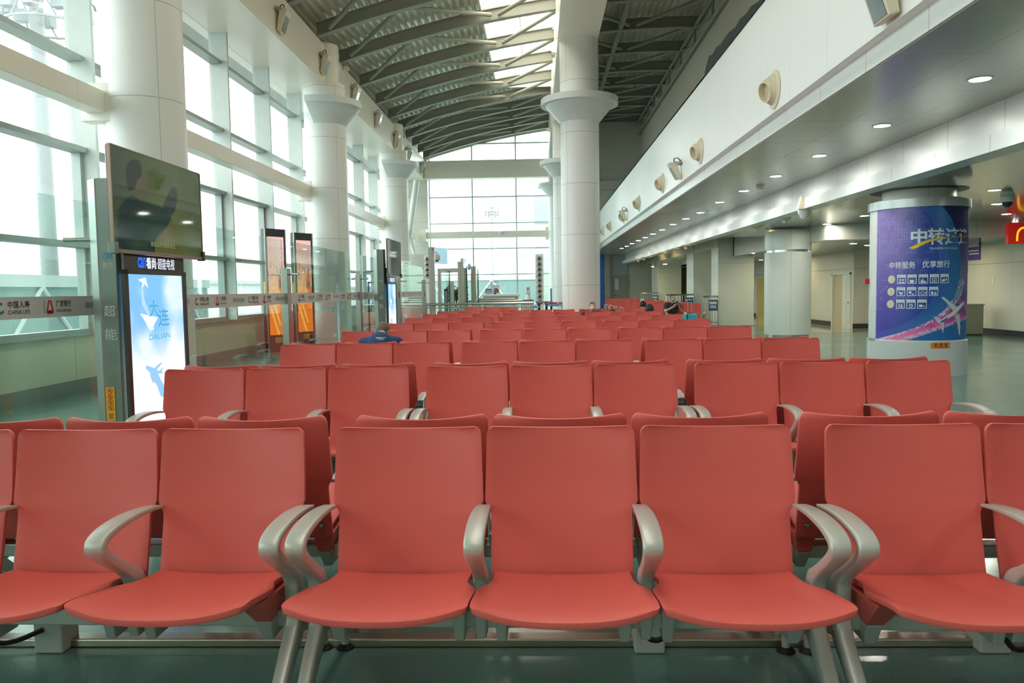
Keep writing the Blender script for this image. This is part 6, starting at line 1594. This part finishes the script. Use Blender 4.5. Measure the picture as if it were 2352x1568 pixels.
# belt barriers
M_belt_r = mat('red_belt', (206, 54, 54), .5); M_belt_b = mat('blue_belt', (48, 142, 204), .5)
BP = [(1238, 25.6), (1255, 26.0), (1266, 27.5), (1293, 25.8)]
pos = []
for i, (px, Y) in enumerate(BP):
    q = PT(px, 700, y=Y); pos.append(q)
    t = thing('belt_post', f'black belt barrier post {["at the left end of the red belt", "where the red and blue belts start", "at the right end of the far blue belt", "hidden beside the middle column"][i]}', 'belt post', (q.x, Y, 0), group='belt barrier posts')
    MB().lathe([(.16, 0), (.16, .015), (.04, .04), (.0, .04)], (q.x, Y, 0), 24).build('base', M_black, t, smooth=True)
    MB().lathe([(.04, .03), (.04, .95), (.055, .95), (.055, 1.04), (0, 1.04)], (q.x, Y, 0), 16).build('post', M_black, t, smooth=True)
def belt(p, Y0, q, Y1, z0, z1, m, name, label):
    t = thing(name, label, 'belt', ((p.x + q.x) / 2, (Y0 + Y1) / 2, z0), group='barrier belts')
    MB().hexa([(p.x, Y0 - .061, z0), (q.x, Y1 - .061, z0), (q.x, Y1 - .058, z0), (p.x, Y0 - .058, z0)], [(p.x, Y0 - .061, z1), (q.x, Y1 - .061, z1), (q.x, Y1 - .058, z1), (p.x, Y0 - .058, z1)]).build('strap', m, t)
    w = q.x - p.x
    if abs(Y1 - Y0) < .5: sign_mesh('white_mark', (), [[(p.x + w * f, z0 + .01), (p.x + w * f + .05, z0 + .01), (p.x + w * f + .10, z1 - .01), (p.x + w * f + .06, z1 - .01)] for f in (.12, .72)] + [rect(p.x + w * f + .11, z0 + .035, p.x + w * f + .26, z1 - .03) for f in (.12, .72)], Matrix.Translation((0, min(Y0, Y1) - .063, 0)) @ FX_NY, M_txtw, t)
belt(pos[0], 25.6, pos[3], 25.8, .97, 1.03, M_belt_r, 'red_barrier_belt', 'red barrier belt stretched in front of the middle column')
belt(pos[1], 25.9, pos[3], 25.75, .90, .96, M_belt_b, 'blue_barrier_belt', 'blue barrier belt just under the red belt')
belt(PT(1218, 700, y=25.5), 25.5, pos[0], 25.55, .86, .92, M_belt_b, 'blue_barrier_belt', 'short blue barrier belt left of the red belt')
belt(PT(1230, 688, y=27.4), 27.4, pos[2], 27.5, .99, 1.045, M_belt_b, 'blue_barrier_belt', 'farther blue barrier belt behind the red belt')
# air nozzle panels standing at the glass
def nozzle_panel(px, y0, y1, Y, n, label, wide=.34):
    a, c = PT(px, y1, y=Y), PT(px, y0, y=Y)
    t = thing('air_nozzle_tower', label, 'air tower', (a.x, Y, 0), group='air nozzle towers')
    bx(a.x - wide / 2, a.x + wide / 2, Y, Y + .3, 0, c.z + .12).build('panel', M_white2, t, bevel=.006)
    for k in range(n):
        z = c.z - (c.z - a.z) * (k + .3) / n
        MB().lathe([(.115, Y), (.115, Y - .015), (.09, Y - .05), (.055, Y - .05), (.05, Y - .01), (0, Y - .01)], (a.x, 0, z), 20, axis='y').build('nozzle', M_steeld, t, smooth=True)
        MB().lathe([(.045, Y - .045), (0, Y - .05)], (a.x, 0, z), 14, axis='y').build('nozzle_core', M_black, t, smooth=True)
nozzle_panel(1240, 590, 702, 33.0, 9, 'white tower of round air nozzles beside the middle columns')
nozzle_panel(933, 606, 700, 30.0, 8, 'white tower of round air nozzles behind the glass barrier beyond the far kiosk', .30)
nozzle_panel(982.5, 592, 640, 31.0, 4, 'white tower of round air nozzles left of the large light blue gate sign', .22)
# white partition in the left corner
a, c = PT(940, 640, y=33.5), PT(986, 583, y=33.5)
single('white_partition', bx(a.x - .6, c.x, 33.5, 33.7, 0, c.z), M_white2, 'white partition wall behind the glass barrier in the far left corner', 'partition', (a.x, 33.5, 0))
# slim upright screen by the middle column
a, c = PT(1264, 688, y=27.6), PT(1268, 662, y=27.6)
single('upright_glass_sign', bx(a.x, c.x, 27.6, 27.63, 1.04, c.z), M_tealp, 'slim upright teal sign above the far belt post', 'sign', (a.x, 27.6, 1.04))
# magazine rack behind the second glass post
q = PT(858, 720, y=17.2)
t = thing('magazine_rack', 'black frame rack of slanted magazines just left of the far kiosk', 'magazine rack', (q.x, 17.2, 0))
x0, x1 = PT(846, 700, y=17.2).x, PT(866, 700, y=17.2).x; zr = PT(850, 647, y=17.2).z
MB().box(x0, x0 + .03, 17.18, 17.22, 0, zr).box(x1 - .03, x1, 17.18, 17.22, 0, zr).box(x0, x1, 17.18, 17.22, zr - .03, zr).box(x0, x1, 17.1, 17.5, 0, .04).build('frame', M_black, t)
for k, py in enumerate((672, 703, 734)):
    z = PT(852, py, y=17.2).z
    MB().hexa([(x0 + .03, 17.24, z - .12), (x1 - .03, 17.24, z - .12), (x1 - .03, 17.26, z - .12), (x0 + .03, 17.26, z - .12)], [(x0 + .03, 17.44, z + .03), (x1 - .03, 17.44, z + .03), (x1 - .03, 17.46, z + .03), (x0 + .03, 17.46, z + .03)]).build('shelf', M_kdark, t)
mk = [mat('magazine_cover_a', (224, 220, 210), .4), mat('magazine_cover_b', (120, 112, 104), .4), mat('magazine_cover_c', (196, 176, 150), .4)]
for k, py in enumerate((672, 703, 734)):
    z = PT(852, py, y=17.2).z
    for j in range(4):
        xa = x0 + .035 + (x1 - x0 - .07) * j / 4; xb = xa + (x1 - x0 - .07) / 4 - .006
        o = single('magazine', MB().hexa([(xa, 17.215, z - .11), (xb, 17.215, z - .11), (xb, 17.235, z - .11), (xa, 17.235, z - .11)], [(xa, 17.415, z + .06), (xb, 17.415, z + .06), (xb, 17.435, z + .06), (xa, 17.435, z + .06)]), mk[(k + j) % 3], f'magazine on the {["top", "middle", "bottom"][k]} shelf of the black rack, {["first", "second", "third", "fourth"][j]} from the left', 'magazine', (xa, 17.3, z), 'magazines in the black rack')
# ------------------------------------------------------------------ outside: apron, jet bridges, masts, far hangars (overcast, hangars coloured pale for haze)
M_apron = mat('apron_concrete', (150, 152, 149), .8, scale=.2); M_jw = mat('jet_bridge_white', (176, 182, 182), .5); M_jt = mat('jet_bridge_teal_glass', (112, 138, 136), .3); M_mast = mat('mast_steel_pale', (128, 134, 136), .5)
M_haze = mat('distant_building_hazed', (214, 220, 222), .9, scale=.05)  # near-white colour stands in for haze over the far buildings
struct('floor_outside', MB().box(-260, -7.3, -80, 300, -2.6, -2.5).box(-7.3, 60, YF + 12, 300, -2.6, -2.5).box(-7.3, 1.7, 40.8, 62, -2.6, -2.5), M_apron)
def jet_bridge(x0, x1, y0, y1, z0, z1, label, axis):
    t = thing('jet_bridge', label, 'jet bridge', ((x0 + x1) / 2, (y0 + y1) / 2, -2.5), group='jet bridges outside')
    bx(x0, x1, y0, y1, z0 + .25, z1 - .35).build('glazed_side', M_jt, t)
    MB().box(x0 - .08, x1 + .08, y0 - .08, y1 + .08, z1 - .35, z1).box(x0 - .08, x1 + .08, y0 - .08, y1 + .08, z0, z0 + .25).build('roof_and_floor', M_jw, t)
    b = MB(); L = (y1 - y0) if axis == 'y' else (x1 - x0); n = max(3, int(L / 2.2))
    for k in range(n):
        a_, c_ = k / n, (k + 1) / n; za, zb2 = (z0 + .25, z1 - .35) if k % 2 else (z1 - .35, z0 + .25)
        if axis == 'y':
            b.tube([(x1 + .03, y0 + L * a_, za), (x1 + .03, y0 + L * c_, zb2)], .07, 8)
        else: b.tube([(x0 + L * a_, y0 - .03, za), (x0 + L * c_, y0 - .03, zb2)], .07, 8)
    b.build('truss', M_jw, t)
    for f in (.15, .85):
        x, y = ((x0 + x1) / 2, y0 + L * f) if axis == 'y' else (x0 + L * f, (y0 + y1) / 2)
        bx(x - .35, x + .35, y - .35, y + .35, -2.5, z0).build('support', M_jw, t)
jet_bridge(-17.5, -14.5, 4, 34, -.9, 2.1, 'white and teal glazed jet bridge outside the left windows', 'y')
jet_bridge(-8.5, 6.0, 62, 65, -1.2, 2.6, 'white and teal glazed jet bridge beyond the end window', 'x')
def mast(px, y_top, y_bot, Y, label, rr_3=1.0):
    a = PT(px, y_bot, y=Y); c = PT(px, y_top, y=Y)
    t = thing('light_mast', label, 'light mast', (a.x, Y, -2.5), group='apron light masts')
    MB().tube([(a.x, Y, -2.5), (a.x, Y, c.z)], [.32 * rr_3, .16 * rr_3], 12).build('pole', M_mast, t, smooth=True)
    for k, z in enumerate((c.z - .2 * rr_3, c.z - 1.3 * rr_3, c.z - 2.2 * rr_3)):
        r = (1.0, 2.0, 2.0)[k] * rr_3
        MB().lathe([(r, z), (r, z + .1), (r - .1, z + .1), (r - .1, z), (r, z)], (a.x, Y, 0), 24).build('ring', M_mast, t)
        if k:
            for j in range(6):
                an = 2 * math.pi * j / 6; MB().box(a.x + r * math.cos(an) - .28 * rr_3, a.x + r * math.cos(an) + .28 * rr_3, Y + r * math.sin(an) - .15, Y + r * math.sin(an) + .15, z - .5 * rr_3, z).build('lamp_head', M_mast, t)
            b = MB()
            for j in range(3): an = math.pi * j / 3; b.tube([(a.x - r * math.cos(an), Y - r * math.sin(an), z), (a.x + r * math.cos(an), Y + r * math.sin(an), z)], .04, 6)
            b.build('spokes', M_mast, t)
mast(1132, 476, 640, 120, 'pale floodlight mast seen through the middle of the end window', .5)
mast(1206, 577, 640, 260, 'farther pale floodlight mast low in the end window', .7)
# big mast close to the left windows: lamp cluster at the top left
q = PT(118, 20, y=30)
t = thing('light_mast', 'large floodlight cluster outside the top of the left windows', 'light mast', (q.x, 30, -2.5), group='apron light masts')
MB().tube([(q.x - .6, 30, -2.5), (q.x - .6, 30, q.z + 2)], [.35, .25], 12).build('pole', M_mast, t, smooth=True)
for k, (dz, r) in enumerate(((-.7, 1.5), (0.2, 1.7), (1.1, 1.6))):
    b = MB().lathe([(r, q.z + dz), (r, q.z + dz + .08), (r - .08, q.z + dz + .08), (r - .08, q.z + dz), (r, q.z + dz)], (q.x - .2, 30, 0), 24)
    for j in range(10): an = 2 * math.pi * j / 10; b.tube([(q.x - .2 + r * math.cos(an), 30 + r * math.sin(an), q.z + dz), (q.x - .2 + r * .9 * math.cos(an + .3), 30 + r * .9 * math.sin(an + .3), q.z + dz + .9)], .035, 6)
    b.build('ring', M_mast, t)
for j in range(9): an = 2 * math.pi * j / 9; bx(q.x - .2 + 1.35 * math.cos(an) - .22, q.x - .2 + 1.35 * math.cos(an) + .22, 30 + 1.35 * math.sin(an) - .2, 30 + 1.35 * math.sin(an) + .2, q.z - .3, q.z + .15).build('lamp_head', M_mast, t)
# pale wing of the terminal to the right of the end window, far low buildings, an aircraft
a, c = PT(1231, 690, y=47), PT(1262, 450, y=47)
t = thing('terminal_wing', 'pale green-white terminal wing outside the right part of the end window', 'building', (a.x, 47, -2.5)); bx(a.x, 1.68, 47, 55, -2.5, c.z).build('wall', mat_panel('wing_cladding', (206, 218, 210), (0, 0, 1.6), .06, .5, seam=.8), t)
bx(a.x - .05, 1.68, 46.95, 55, c.z - 1.6, c.z + .05).build('glazed_band', mat('wing_glazed_band', (166, 182, 180), .3), t)
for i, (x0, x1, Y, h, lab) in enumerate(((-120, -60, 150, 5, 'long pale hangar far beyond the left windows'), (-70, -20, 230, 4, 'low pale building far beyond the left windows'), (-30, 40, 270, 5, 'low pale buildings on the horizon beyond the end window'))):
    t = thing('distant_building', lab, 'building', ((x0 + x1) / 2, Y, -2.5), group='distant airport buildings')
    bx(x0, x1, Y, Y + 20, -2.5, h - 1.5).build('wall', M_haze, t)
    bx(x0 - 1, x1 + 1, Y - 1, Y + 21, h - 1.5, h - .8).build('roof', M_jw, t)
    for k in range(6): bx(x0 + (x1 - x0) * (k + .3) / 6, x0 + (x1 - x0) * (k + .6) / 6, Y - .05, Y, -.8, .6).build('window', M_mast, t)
